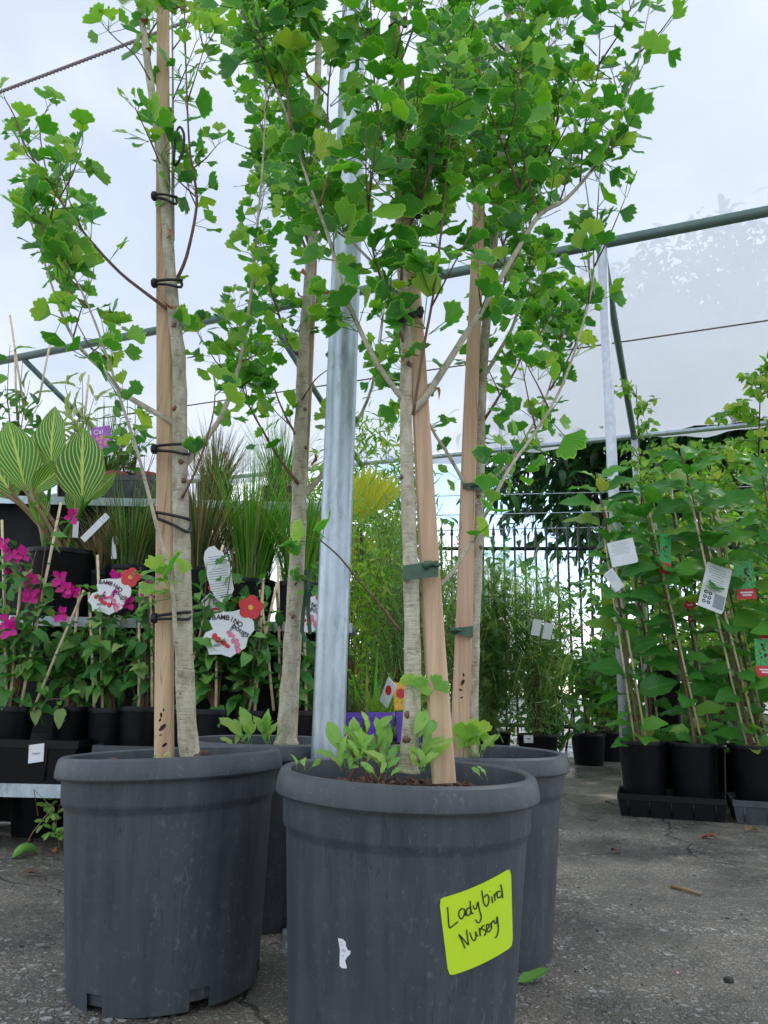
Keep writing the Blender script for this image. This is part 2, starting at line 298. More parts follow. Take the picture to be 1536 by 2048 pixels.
def mat_ground():
    m, t, n, l, b = newmat('aggregate_concrete')
    v = mapping(t)
    big = noise(t, 0.8, 6, 0.62, v); med = noise(t, 3.6, 7, 0.7, v); fine = noise(t, 140, 4, 0.65, v)
    c = ramp(t, [(0.28, (0.060, 0.055, 0.046)), (0.5, (0.155, 0.135, 0.10)), (0.72, (0.32, 0.265, 0.19))], med).outputs[0]
    c = mix(t, mathn(t, 'MULTIPLY', ramp(t, [(0.42, 0.0), (0.60, 1.0)], big).outputs[0], 0.55), c, (0.25, 0.20, 0.145))
    c = mix(t, 0.45, c, ramp(t, [(0.36, (0.02, 0.018, 0.016)), (0.62, (0.27, 0.25, 0.22))], fine).outputs[0])
    # exposed stones of several sizes
    wn = node(t, 'ShaderNodeTexNoise'); wn.inputs['Scale'].default_value = 40; l.new(v, wn.inputs['Vector'])
    ws = node(t, 'ShaderNodeVectorMath'); ws.operation = 'SCALE'; ws.inputs['Scale'].default_value = 0.022; l.new(wn.outputs['Color'], ws.inputs[0])
    wa = node(t, 'ShaderNodeVectorMath'); wa.operation = 'ADD'; l.new(v, wa.inputs[0]); l.new(ws.outputs[0], wa.inputs[1])
    def peb(scale, lo, hi, amt, keep):
        vo = node(t, 'ShaderNodeTexVoronoi'); vo.inputs['Scale'].default_value = scale; l.new(wa.outputs[0], vo.inputs['Vector'])
        mask = ramp(t, [(lo, 1.0), (hi, 0.0)], vo.outputs['Distance']).outputs[0]
        sp = node(t, 'ShaderNodeSeparateColor'); l.new(vo.outputs['Color'], sp.inputs[0])
        pick = ramp(t, [(keep, 0.0), (keep + 0.06, 1.0)], sp.outputs[0]).outputs[0]
        colr = ramp(t, [(0.0, (0.05, 0.046, 0.04)), (0.2, (0.26, 0.22, 0.17)), (0.55, (0.46, 0.42, 0.35)), (0.85, (0.66, 0.65, 0.60)), (1.0, (0.30, 0.38, 0.38))], sp.outputs[1]).outputs[0]
        return mathn(t, 'MULTIPLY', mathn(t, 'MULTIPLY', mask, pick), amt), colr
    patch = ramp(t, [(0.40, 0.15), (0.58, 1.0)], noise(t, 1.7, 5, 0.65, mapping(t, rot=(0, 0, 0.6)))).outputs[0]
    k1, c1 = peb(170, 0.32, 0.44, 0.95, 0.35); c = mix(t, k1, c, c1)
    k2, c2 = peb(80, 0.34, 0.44, 0.95, 0.45); k2 = mathn(t, 'MULTIPLY', k2, patch); c = mix(t, k2, c, c2)
    k3, c3 = peb(38, 0.30, 0.40, 0.9, 0.58); k3 = mathn(t, 'MULTIPLY', k3, patch); c = mix(t, k3, c, c3)
    gst = ramp(t, [(0.58, 0.0), (0.72, 1.0)], noise(t, 2.6, 5, 0.65, mapping(t, rot=(0, 0, 1.6)))).outputs[0]
    c = mix(t, mathn(t, 'MULTIPLY', gst, 0.45), c, (0.055, 0.065, 0.035))
    ck = node(t, 'ShaderNodeTexVoronoi'); ck.feature = 'DISTANCE_TO_EDGE'; ck.inputs['Scale'].default_value = 0.55
    add = node(t, 'ShaderNodeVectorMath'); add.operation = 'ADD'; ns = node(t, 'ShaderNodeTexNoise'); ns.inputs['Scale'].default_value = 2.6; ns.inputs['Detail'].default_value = 8
    l.new(v, ns.inputs['Vector']); scl = node(t, 'ShaderNodeVectorMath'); scl.operation = 'SCALE'; scl.inputs['Scale'].default_value = 0.3; l.new(ns.outputs['Color'], scl.inputs[0])
    l.new(v, add.inputs[0]); l.new(scl.outputs[0], add.inputs[1]); l.new(add.outputs[0], ck.inputs['Vector'])
    cm_ = ramp(t, [(0.0012, 1.0), (0.0032, 0.0)], ck.outputs['Distance']).outputs[0]
    c = mix(t, mathn(t, 'MULTIPLY', cm_, 0.85), c, (0.02, 0.018, 0.015))
    wet = ramp(t, [(0.42, 1.0), (0.58, 0.0)], noise(t, 1.3, 6, 0.65, mapping(t, rot=(0, 0, 0.3)))).outputs[0]
    c = mix(t, mathn(t, 'MULTIPLY', wet, 0.75), c, mix(t, 1.0, c, (0.40, 0.42, 0.46), 'MULTIPLY'))
    l.new(c, b.inputs['Base Color'])
    rr = node(t, 'ShaderNodeMapRange'); rr.inputs[3].default_value = 0.75; rr.inputs[4].default_value = 0.26; l.new(wet, rr.inputs[0]); l.new(rr.outputs[0], b.inputs['Roughness'])
    h = mathn(t, 'ADD', mathn(t, 'ADD', mathn(t, 'MULTIPLY', k1, 0.8), mathn(t, 'MULTIPLY', k2, 1.2)), mathn(t, 'ADD', mathn(t, 'MULTIPLY', fine, 0.9), mathn(t, 'MULTIPLY', k3, 1.5)))
    h = mathn(t, 'SUBTRACT', h, mathn(t, 'MULTIPLY', cm_, 2.0))
    bump(t, h, 0.8, 0.008, b)
    M['ground'] = m
mat_ground()

def mat_fabric():
    m, t, n, l, b = newmat('white_canopy_fabric')
    f = noise(t, 1.2, 5, 0.6, mapping(t)); s = noise(t, 9, 5, 0.7, mapping(t, (1, 0.5, 1)))
    c = mix(t, ramp(t, [(0.3, 0.0), (0.7, 1.0)], f).outputs[0], (0.66, 0.71, 0.82), (0.72, 0.77, 0.87))
    c = mix(t, mathn(t, 'MULTIPLY', ramp(t, [(0.62, 0.0), (0.8, 1.0)], s).outputs[0], 0.25), c, (0.70, 0.69, 0.66))
    d = node(t, 'ShaderNodeBsdfDiffuse'); l.new(c, d.inputs['Color'])
    tr = node(t, 'ShaderNodeBsdfTranslucent'); l.new(c, tr.inputs['Color'])
    tp = node(t, 'ShaderNodeBsdfTransparent'); tp.inputs['Color'].default_value = (0.95, 0.97, 1, 1)
    m1 = node(t, 'ShaderNodeMixShader'); m1.inputs[0].default_value = 0.42; l.new(d.outputs[0], m1.inputs[1]); l.new(tr.outputs[0], m1.inputs[2])
    m2 = node(t, 'ShaderNodeMixShader'); m2.inputs[0].default_value = 0.15; l.new(m1.outputs[0], m2.inputs[1]); l.new(tp.outputs[0], m2.inputs[2])
    l.new(m2.outputs[0], n['Material Output'].inputs['Surface'])
    M['fabric'] = m
mat_fabric()

# ------------------------------------------------------------------ mesh building
class MB:
    """collects geometry for one mesh object"""
    def __init__(s): s.v = []; s.f = []; s.uv = []
    def add(s, vs, fs, uvs=None):
        o = len(s.v); s.v += [Vector(p) for p in vs]
        for i, f in enumerate(fs):
            s.f.append([k + o for k in f])
            s.uv.append([uvs[k] for k in f] if uvs else [(0.5, 0.5)] * len(f))
        return s
    def box(s, c, size, rot=None, taper=1.0):
        x, y, z = (k / 2 for k in size); c = Vector(c)
        pts = [Vector((sx * x * (taper if sz > 0 else 1), sy * y * (taper if sz > 0 else 1), sz * z)) for sz in (-1, 1) for sx, sy in ((-1, -1), (1, -1), (1, 1), (-1, 1))]
        if rot is not None: pts = [rot @ p for p in pts]
        return s.add([p + c for p in pts], [(3, 2, 1, 0), (4, 5, 6, 7), (0, 1, 5, 4), (1, 2, 6, 5), (2, 3, 7, 6), (3, 0, 4, 7)])
    def tube(s, pts, rad, n=8, caps=True, jitter=0.0):
        pts = [Vector(p) for p in pts]; m = len(pts)
        if not isinstance(rad, (list, tuple)): rad = [rad] * m
        t0 = (pts[1] - pts[0]).normalized(); ref = Vector((1, 0, 0)) if abs(t0.x) < 0.8 else Vector((0, 1, 0))
        vs = []; uvs = []
        for i, p in enumerate(pts):
            t = (pts[min(i + 1, m - 1)] - pts[max(i - 1, 0)]).normalized()
            a = (ref - t * ref.dot(t)).normalized(); b_ = t.cross(a); ref = a
            for k in range(n):
                q = 2 * math.pi * k / n
                r_ = rad[i] * (1 + (rnd.uniform(-jitter, jitter) if jitter else 0))
                vs.append(p + (a * math.cos(q) + b_ * math.sin(q)) * r_); uvs.append((k / n, i / (m - 1)))
        fs = [(i * n + k, i * n + (k + 1) % n, (i + 1) * n + (k + 1) % n, (i + 1) * n + k) for i in range(m - 1) for k in range(n)]
        if caps: fs += [tuple(range(n - 1, -1, -1)), tuple((m - 1) * n + k for k in range(n))]
        return s.add(vs, fs, uvs)
    def lathe(s, prof, n=48, c=(0, 0, 0), skip=None, mat=None):
        c = Vector(c); vs = []; uvs = []
        for i, (r, z) in enumerate(prof):
            for k in range(n):
                a = 2 * math.pi * k / n; vs.append(Vector((r * math.cos(a), r * math.sin(a), z)) + c); uvs.append((k / n, i / len(prof)))
        fs = []
        for i in range(len(prof) - 1):
            for k in range(n):
                if skip and skip(i, k, n): continue
                fs.append((i * n + k, i * n + (k + 1) % n, (i + 1) * n + (k + 1) % n, (i + 1) * n + k))
        if mat is not None: vs = [mat @ p for p in vs]
        return s.add(vs, fs, uvs)
    def build(s, name, mat, parent=None, smooth=True, origin=None, angle=None):
        me = bpy.data.meshes.new(name)
        base = Vector(origin) if origin is not None else (parent_origin(parent) if parent else Vector((0, 0, 0)))
        me.from_pydata([tuple(p - base) for p in s.v], [], s.f)
        ul = me.uv_layers.new(name='UVMap')
        ul.data.foreach_set('uv', [c for f in s.uv for p in f for c in p])
        me.materials.append(M[mat] if isinstance(mat, str) else mat)
        if smooth:
            me.shade_smooth() if angle is None else me.set_sharp_from_angle(angle=angle)
        me.update()
        o = bpy.data.objects.new(name, me); COL.objects.link(o)
        if parent is not None:
            o.parent = parent; o.location = base - parent_origin(parent)
        else: o.location = base
        ORG[o.name] = base
        return o
ORG = {}
def parent_origin(p): return ORG[p.name]
def thing(name, label, cat, loc=(0, 0, 0), group=None, kind=None):
    o = bpy.data.objects.new(name, None); COL.objects.link(o); o.location = loc; o.empty_display_size = 0.05
    ORG[o.name] = Vector(loc)
    return tag(o, label, cat, group, kind or 'thing')
def tag(o, label=None, cat=None, group=None, kind=None):
    if label: o['label'] = label
    if cat: o['category'] = cat
    if group: o['group'] = group
    if kind: o['kind'] = kind
    return o

# ---- templates for leaves: (verts, faces, uvs)
def t_ovate(Ln=1.0, W=0.5, n=6, fold=0.18, curl=0.25, peak=0.4, serr=0.0, pet=0.15, across=1, twist=0.0, seed=0, wav=0.0, blunt=0.0):
    r_ = random.Random(seed); vs = []; uvs = []; fs = []
    cols = 2 * across + 1
    for i in range(n + 1):
        t = i / n
        wv = (math.sin(math.pi * t ** (math.log(0.5) / math.log(peak)))) ** (0.85 - 0.35 * blunt) * W / 2
        if t in (0.0, 1.0): wv = W * 0.012
        if serr and 0 < i < n: wv *= 1 + (serr if i % 2 else -serr)
        y = pet + Ln * t; z0 = -curl * Ln * (t ** 2) * 0.5 + 0.06 * curl * Ln * math.sin(t * 5)
        for k in range(-across, across + 1):
            q = k / across; tw = twist * t
            x = q * wv; z = z0 + abs(q) * fold * wv * 1.2 + wav * wv * math.sin(t * 14 + k * 2 + seed) * abs(q)
            vs.append(Vector((x * math.cos(tw) - (z - z0) * math.sin(tw), y, z0 + (z - z0) * math.cos(tw) + x * math.sin(tw)))); uvs.append((0.5 + q / 2, t))
    for i in range(n):
        for k in range(cols - 1):
            a = i * cols + k; fs.append((a, a + 1, a + cols + 1, a + cols))
    if pet > 0:
        o = len(vs); rr = max(0.012 * Ln, 0.0006)
        for yy in (0.0, pet):
            for q in range(3):
                a = q * 2.094; vs.append(Vector((rr * math.cos(a), yy, rr * math.sin(a)))); uvs.append((0.5, 0.02))
        fs += [(o + q, o + (q + 1) % 3, o + 3 + (q + 1) % 3, o + 3 + q) for q in range(3)]
    return vs, fs, uvs

def t_fan(seed, Rr=0.036, pet=0.035, notch=0.25, spread=63):
    r_ = random.Random(seed); n = 14
    vs = []; uvs = []; fs = []
    a0 = R(spread * r_.uniform(0.85, 1.12)); ph = r_.uniform(0, 6); cup = r_.uniform(-0.1, 0.4); wv = r_.uniform(0.03, 0.09); bend = r_.uniform(-0.25, 0.3)
    lobs = []
    for i in range(n + 1):
        u = i / n; lob = 1 + (0.05 if i % 2 else -0.05) + r_.uniform(-0.03, 0.03)
        if i == n // 2: lob -= notch
        if i in (0, n): lob *= 0.93
        lobs.append(lob * (0.84 + 0.16 * math.cos((u * 2 - 1) * a0)))
    for j, q in enumerate((0.0, 0.5, 1.0)):
        for i in range(n + 1):
            u = i / n; th = (u * 2 - 1) * a0
            if j == 1: th *= 0.94
            rr = Rr * (0, 0.52, lobs[i])[j]
            z = Rr * q * q * (cup * (th / a0) ** 2 + wv * math.sin(th * 6 + ph) + bend * 0.5)
            vs.append(Vector((rr * math.sin(th), rr * math.cos(th) + pet, z))); uvs.append((u, q))
    m = n + 1
    for i in range(n): fs.append((m + i, m + i + 1, 2 * m + i + 1, 2 * m + i))
    for i in range(n): fs.append((0, m + i + 1, m + i))
    o = len(vs); rr = 0.0009
    for yy, zz_ in ((0.0, -0.10 * pet), (pet, 0.0)):
        for q in range(3):
            a = q * 2.094; vs.append(Vector((rr * math.cos(a), yy, zz_ + rr * math.sin(a)))); uvs.append((0.5, 0.1))
    fs += [(o + q, o + (q + 1) % 3, o + 3 + (q + 1) % 3, o + 3 + q) for q in range(3)]
    return vs, fs, uvs

def t_blade(Ln=1.0, W=0.02, n=4, curl=0.5, seed=0):
    vs = []; uvs = []; fs = []
    for i in range(n + 1):
        t = i / n; wv = W / 2 * (1 - t ** 2.2) + W * 0.03
        y = Ln * (t - 0.18 * curl * t * t); z = curl * Ln * t * t * 0.5
        for q in (-1, 1): vs.append(Vector((q * wv, y, z))); uvs.append(((q + 1) / 2, t))
    for i in range(n): fs.append((2 * i, 2 * i + 1, 2 * i + 3, 2 * i + 2))
    return vs, fs, uvs

def mesh_of(name, tpl, mat):
    vs, fs, uvs = tpl
    me = bpy.data.meshes.new(name); me.from_pydata([tuple(p) for p in vs], [], fs)
    ul = me.uv_layers.new(name='UVMap'); ul.data.foreach_set('uv', [c for f in fs for k in f for c in uvs[k]])
    me.materials.append(M[mat]); me.shade_smooth(); me.update(); return me

def joined(name, items, mat, parent=None, origin=None, kind='stuff'):
    """items: list of (template, Matrix) -> ONE mesh with a per-piece 'rnd' attribute"""
    cache = {}; V = []; LV = []; LS = []; UV = []; RN = []; voff = 0; loff = 0
    for tpl, mtx in items:
        k = id(tpl)
        if k not in cache:
            vs, fs, uvs = tpl
            va = np.array([(*p, 1.0) for p in vs]); lv = np.array([i for f in fs for i in f]); tot = np.array([len(f) for f in fs])
            uv = np.array([uvs[i] for f in fs for i in f]); cache[k] = (va, lv, np.concatenate([[0], np.cumsum(tot)[:-1]]), uv)
        va, lv, ls, uv = cache[k]
        V.append((va @ np.array(mtx).T)[:, :3]); LV.append(lv + voff); LS.append(ls + loff); UV.append(uv)
        RN.append(np.full(len(va), rnd.random())); voff += len(va); loff += len(lv)
    if not V: return None
    base = Vector(origin) if origin is not None else (parent_origin(parent) if parent else Vector((0, 0, 0)))
    V = np.concatenate(V) - np.array(base); LV = np.concatenate(LV); LS = np.concatenate(LS); UV = np.concatenate(UV); RN = np.concatenate(RN)
    me = bpy.data.meshes.new(name)
    me.vertices.add(len(V)); me.vertices.foreach_set('co', V.astype(np.float32).ravel())
    me.loops.add(len(LV)); me.loops.foreach_set('vertex_index', LV.astype(np.int32))
    me.polygons.add(len(LS)); me.polygons.foreach_set('loop_start', LS.astype(np.int32))
    me.update(calc_edges=True)
    ul = me.uv_layers.new(name='UVMap'); ul.data.foreach_set('uv', UV.astype(np.float32).ravel())
    at = me.attributes.new('rnd', 'FLOAT', 'POINT'); at.data.foreach_set('value', RN.astype(np.float32))
    me.materials.append(M[mat] if isinstance(mat, str) else mat); me.shade_smooth(); me.validate()
    o = bpy.data.objects.new(name, me); COL.objects.link(o)
    if parent is not None: o.parent = parent; o.location = base - parent_origin(parent)
    else: o.location = base
    ORG[o.name] = base
    if kind: o['kind'] = kind
    return o

def frame(p, d, nrm, s=1.0):
    """matrix whose Y axis is d, Z axis close to nrm, at p"""
    d = Vector(d).normalized(); nrm = Vector(nrm); nrm = nrm - d * nrm.dot(d)
    if nrm.length < 1e-4: nrm = d.orthogonal()
    nrm.normalize(); x = d.cross(nrm)
    m = Matrix(((x.x, d.x, nrm.x, p[0]), (x.y, d.y, nrm.y, p[1]), (x.z, d.z, nrm.z, p[2]), (0, 0, 0, 1)))
    return m @ Matrix.Diagonal((s, s, s, 1))
def rv(r_=rnd): 
    while True:
        v = Vector((r_.uniform(-1, 1), r_.uniform(-1, 1), r_.uniform(-1, 1)))
        if 0.05 < v.length < 1: return v.normalized()
def leaf_obj(me, mtx, parent, name='leaf'):
    o = bpy.data.objects.new(name, me); COL.objects.link(o); o.parent = parent
    o.matrix_basis = Matrix.Translation(-parent_origin(parent)) @ mtx
    return o
def on_screen(p, size, margin=30):
    q = J(p)
    if q is None: return 0
    if not (-margin < q[0] < 1536 + margin and -margin < q[1] < 2048 + margin): return 0
    return size / (Vector(p) - CAMC).length
def place_leaves(leaves, templates, meshes, mat, parent, cap=290, name='leaf', stuffname='foliage'):
    """leaves: (matrix, template index, size). The largest in view become objects, the rest one joined part."""
    order = sorted(range(len(leaves)), key=lambda i: -on_screen(leaves[i][0].translation, leaves[i][2]))
    top = [i for i in order[:cap] if on_screen(leaves[i][0].translation, leaves[i][2]) > 0]; ts = set(top)
    for i in top: leaf_obj(meshes[leaves[i][1]], leaves[i][0], parent, name)
    rest = [(templates[leaves[i][1]], leaves[i][0]) for i in range(len(leaves)) if i not in ts]
    if rest: joined(stuffname, rest, mat, parent)
def resample(pts, step):
    out = [pts[0].copy()]; 
    for a, b_ in zip(pts, pts[1:]):
        k = max(1, int((b_ - a).length / step))
        out += [a.lerp(b_, i / k) for i in range(1, k + 1)]
    return out
def smooth_path(pts, sub=4):
    """Catmull-Rom through the points"""
    if len(pts) < 3: return [Vector(p) for p in pts]
    p = [pts[0]] + list(pts) + [pts[-1]]; out = []
    for i in range(1, len(p) - 2):
        for k in range(sub):
            t = k / sub; a, b_, c, d = p[i - 1], p[i], p[i + 1], p[i + 2]
            out.append(0.5 * ((2 * b_) + (c - a) * t + (2 * a - 5 * b_ + 4 * c - d) * t * t + (3 * b_ - a - 3 * c + d) * t ** 3))
    out.append(Vector(pts[-1])); return out
#@@SETTING
# ================================================================== SETTING
g = MB(); S_ = 400
g.add([(-S_, -S_, 0), (S_, -S_, 0), (S_, S_, 0), (-S_, S_, 0)], [(0, 1, 2, 3)])
tag(g.build('ground', 'ground', smooth=False), 'wet grey exposed aggregate concrete yard with stains', kind='structure')

# ---- shade house: gable of white translucent fabric on pipes, turned 23 degrees
UA = R(23); U = Vector((math.cos(UA), -math.sin(UA), 0)); V_ = Vector((math.sin(UA), math.cos(UA), 0))
BEAM = P(1203, 478, 4.6); EAVE = P(1300, 862, 6.3)
bv, ev = BEAM.dot(V_), EAVE.dot(V_); slope = (BEAM.z - EAVE.z) / (ev - bv)
RIDGE_V = 2.2
def roof_z(v):
    z = BEAM.z + (bv - v) * slope
    return z if v > RIDGE_V else BEAM.z + (bv - RIDGE_V) * slope - (RIDGE_V - v) * slope
def roof_pt(u, v, dz=0.0): 
    p = U * u + V_ * v; return Vector((p.x, p.y, roof_z(v) + dz))
canopy = thing('shade_canopy', 'white translucent fabric canopy stretched over green pipes above the plants', 'canopy', (0, 0, 0))
fb = MB(); nu, us = 60, (-7.5, 7.5)
vsam = [RIDGE_V] + [RIDGE_V + (ev + 0.05 - RIDGE_V) * k / 14 for k in range(1, 15)]
vs_ = []; 
for j, v in enumerate(vsam):
    for i in range(nu + 1):
        u = us[0] + (us[1] - us[0]) * i / nu
        sag = -0.03 * math.sin(math.pi * ((u * 0.4) % 1.0)) * (1 if v > RIDGE_V else 0.5)
        dz = 0.03 + sag * 0.6
        if v > ev: dz += 0.02 * math.sin(u * 5.1) + 0.018 * math.sin(u * 13.7 + 1)
        vs_.append(roof_pt(u, v, dz))
m_ = nu + 1
fb.add(vs_, [(j * m_ + i, j * m_ + i + 1, (j + 1) * m_ + i + 1, (j + 1) * m_ + i) for j in range(len(vsam) - 1) for i in range(nu)])
fb.build('fabric_sheet', 'fabric', canopy)
# hanging hem along the back eave, loose and wavy
hm = MB(); hv = []
for i in range(181):
    u = us[0] + (us[1] - us[0]) * i / 180; d = 0.05 + 0.035 * math.sin(u * 2.3) + 0.03 * math.sin(u * 5.7 + 2) + 0.012 * math.sin(u * 17)
    a = roof_pt(u, ev + 0.055, 0.028); hv += [a, a + V_ * (0.02 + 0.02 * math.sin(u * 9)) + Vector((0, 0, -max(0.015, d)))]
hm.add(hv, [(2 * i, 2 * i + 2, 2 * i + 3, 2 * i + 1) for i in range(180)])
hm.build('fabric_hem', 'fabric', canopy)
def pipe(name, a, b_, r_, mat, n=10):
    k = MB(); k.tube([a, b_], r_, n); return k.build(name, mat, canopy)
pipe('beam', roof_pt(-7.5, bv, -0.035), roof_pt(7.5, bv, -0.035), 0.036, 'green_pipe')
pipe('beam', roof_pt(-7.5, ev, -0.035), roof_pt(7.5, ev, -0.035), 0.022, 'galv')
pipe('edge_pipe', roof_pt(-7.5, RIDGE_V, -0.02), roof_pt(7.5, RIDGE_V, -0.02), 0.03, 'green_pipe')
rb = BEAM.dot(U)
for du in (-5.2, -2.6, 0.0, 2.6, 5.2):
    u = rb + du
    if abs(u) > 7.4: continue
    pipe('rafter', roof_pt(u, bv, -0.07), roof_pt(u, ev, -0.06), 0.026, 'green_pipe')
    q = roof_pt(u, bv, -0.06)
    if abs(du) < 4 and du != -2.6: pipe('post', Vector((q.x, q.y, 0)), q, 0.034, 'pale_post')
    q = roof_pt(u, ev, -0.06); q2 = q + U * 0.06
    if du != -2.6: pipe('post', Vector((q.x, q.y, 0)), q, 0.030, 'pale_post')
# seams: a rope along the sheet and a laced batten
ropev = None
def roof_hit(px, py):
    d = ray(px, py); lo, hi = 0.5, 40.0
    for _ in range(60):
        mid = (lo + hi) / 2; p = CAMC + d * mid
        if p.z < roof_z(p.dot(V_)): lo = mid
        else: hi = mid
    return CAMC + d * lo
for px, py, r_, nm in ((1290, 676, 0.006, 'rope'), (140, 128, 0.010, 'batten')):
    h = roof_hit(px, py); v = h.dot(V_)
    k = MB(); k.tube([roof_pt(-7.5 + 15 * i / 30, v, -0.004 if nm == 'rope' else -0.01) for i in range(31)], r_, 6); k.build(nm, nm, canopy)
    if nm == 'batten':
        k = MB()
        for i in range(150):
            u = h.dot(U) - 2 + i * 0.03
            if u > 7.4: break
            k.tube([roof_pt(u - 0.008, v - 0.008, -0.016), roof_pt(u + 0.008, v + 0.008, -0.016)], 0.005, 4)
        o = k.build('lacing', 'rope', canopy); o['kind'] = 'stuff'
# leaf litter caught on the sheet along the eave
it = []; tb = t_ovate(1, 0.4, 4, 0.3, 0.5, pet=0.1)
for _ in range(420):
    u = rnd.uniform(0.2, 6.0) if rnd.random() < 0.75 else rnd.uniform(-4, 6); v = ev + 0.04 - abs(rnd.gauss(0, 0.06))
    it.append((tb, frame(roof_pt(u, v, 0.035 + rnd.uniform(0, 0.012)), Vector((rnd.uniform(-1, 1), rnd.uniform(-1, 1), 0.1)), Vector((rnd.gauss(0, .3), rnd.gauss(0, .3), 1)), rnd.uniform(0.03, 0.09))))
joined('leaf_litter', it, 'brown_leaf', canopy)

# ---- the round galvanised post between the big pots
pole_base = Vector((-0.125, 1.985, 0))
ptop = P(716, 120, 1.985); ptop = pole_base + (ptop - pole_base) * (4.6 / ptop.z)
ptop = pole_base + Vector((0, 0, 1)) * 4.2
pl = thing('galvanised_post', 'thick round galvanised steel post rising between the big grey pots', 'post', pole_base)
k = MB(); k.tube([pole_base + Vector((0, 0, 0.008)), pole_base.lerp(ptop, 0.5), ptop], 0.0415, 40); k.build('pipe', 'galv', pl, angle=R(40))
k = MB(); k.box(pole_base + Vector((0, 0, 0.005)), (0.18, 0.18, 0.01), Matrix.Rotation(R(8), 3, 'Z')); k.build('base_plate', 'galv', pl, smooth=False)
for sx, sy in ((-1, -1), (1, -1), (1, 1), (-1, 1)):
    q = pole_base + Matrix.Rotation(R(8), 3, 'Z') @ Vector((sx * 0.07, sy * 0.07, 0.0))
    k = MB(); k.lathe([(0.0, 0.026), (0.008, 0.026), (0.009, 0.02), (0.014, 0.02), (0.015, 0.01)], 6, q); k.build('bolt', 'galv', pl, smooth=False)

# ================================================================== THE FOUR GINKGOES IN BIG GREY POTS
POT_H = 0.435
def potmat(c, tx=0, ty=0, rz=0):
    return Matrix.Translation(c) @ Matrix.Rotation(ty, 4, 'Y') @ Matrix.Rotation(tx, 4, 'X') @ Matrix.Rotation(rz, 4, 'Z')
def pot_r(z): return 0.183 + (0.2075 - 0.183) * min(1, z / 0.335)
def big_pot(parent, mtx):
    n = 96; notch = {}
    def skip(i, k_, nn):
        return i in (0,) and (k_ % 16) in (0, 1, 2)
    prof = [(0.183, 0.0), (0.1855, 0.034), (0.195, 0.16), (0.2075, 0.332), (0.2080, 0.338), (0.2135, 0.346), (0.2145, 0.352), (0.2165, 0.396)]
    b = MB(); b.lathe(prof, n, skip=skip, mat=mtx)
    inner = [(0.2040, 0.40), (0.199, 0.34), (0.1765, 0.012), (0.0, 0.012)]
    b.lathe(inner, n, mat=mtx, skip=lambda i, k_, nn: False)
    po = b.build('pot', 'big_pot', parent, angle=R(50))
    rm = MB(); rm.lathe([(0.2160, 0.3965), (0.2270, 0.3945), (0.2300, 0.3985), (0.2300, 0.4040), (0.2275, 0.4200), (0.2235, 0.4310), (0.2180, 0.4350), (0.2110, 0.4350), (0.2060, 0.4320), (0.2050, 0.4240), (0.2040, 0.40)], n, mat=mtx)
    ro = rm.build('rim', 'big_pot', po, angle=R(28))
    return po
chip_t = []
for s_ in range(5):
    r_ = random.Random(s_); 
    vs0 = [Vector((sx * r_.uniform(.3, .5), sy * r_.uniform(.15, .3), sz * r_.uniform(.06, .14))) for sz in (-1, 1) for sx, sy in ((-1, -1), (1, -1), (1, 1), (-1, 1))]
    chip_t.append((vs0, [(3, 2, 1, 0), (4, 5, 6, 7), (0, 1, 5, 4), (1, 2, 6, 5), (2, 3, 7, 6), (3, 0, 4, 7)], [(0.5, 0.5)] * 8))
def soil_top(parent, mtx, z0, rad, n=24, mound=0.012):
    b = MB(); vs0 = [mtx @ Vector((0, 0, z0 + mound))]; fs = []
    for j in range(1, 7):
        for k_ in range(n):
            a = 2 * math.pi * k_ / n; r_ = rad * j / 6
            vs0.append(mtx @ Vector((r_ * math.cos(a), r_ * math.sin(a), z0 + mound * (1 - j / 6) + rnd.uniform(-.006, .006))))
    fs += [(0, 1 + k_, 1 + (k_ + 1) % n) for k_ in range(n)]
    for j in range(5):
        for k_ in range(n): fs.append((1 + j * n + k_, 1 + (j + 1) * n + k_, 1 + (j + 1) * n + (k_ + 1) % n, 1 + j * n + (k_ + 1) % n))
    b.add(vs0, fs); so = b.build('soil', 'soil', parent)
    it = []
    for _ in range(420):
        a = rnd.uniform(0, 6.283); r_ = rad * 0.98 * math.sqrt(rnd.random())
        p = mtx @ Vector((r_ * math.cos(a), r_ * math.sin(a), z0 + mound * (1 - r_ / rad) + rnd.uniform(0, 0.008)))
        it.append((rnd.choice(chip_t), frame(p, rv(), Vector((rnd.gauss(0, .5), rnd.gauss(0, .5), 1)), rnd.uniform(0.008, 0.026))))
    o = joined('bark_chips', it, 'chip_brown', so)
    return so

GT = [t_fan(i, Rr=0.036 * (0.9 + 0.2 * random.Random(i).random()), pet=0.030 + 0.012 * random.Random(i + 50).random(), notch=random.Random(i + 9).choice([0.12, 0.25, 0.4])) for i in range(9)]
GM = [mesh_of('ginkgo_leaf_blade', t, 'ginkgo_leaf') for t in GT]
GY = [mesh_of('ginkgo_young_blade', t, 'ginkgo_young') for t in GT]
BT = t_ovate(0.035, 0.022, 4, 0.6, 0.9, pet=0.02); BTM = mesh_of('dead_leaf_blade', BT, 'brown_leaf')

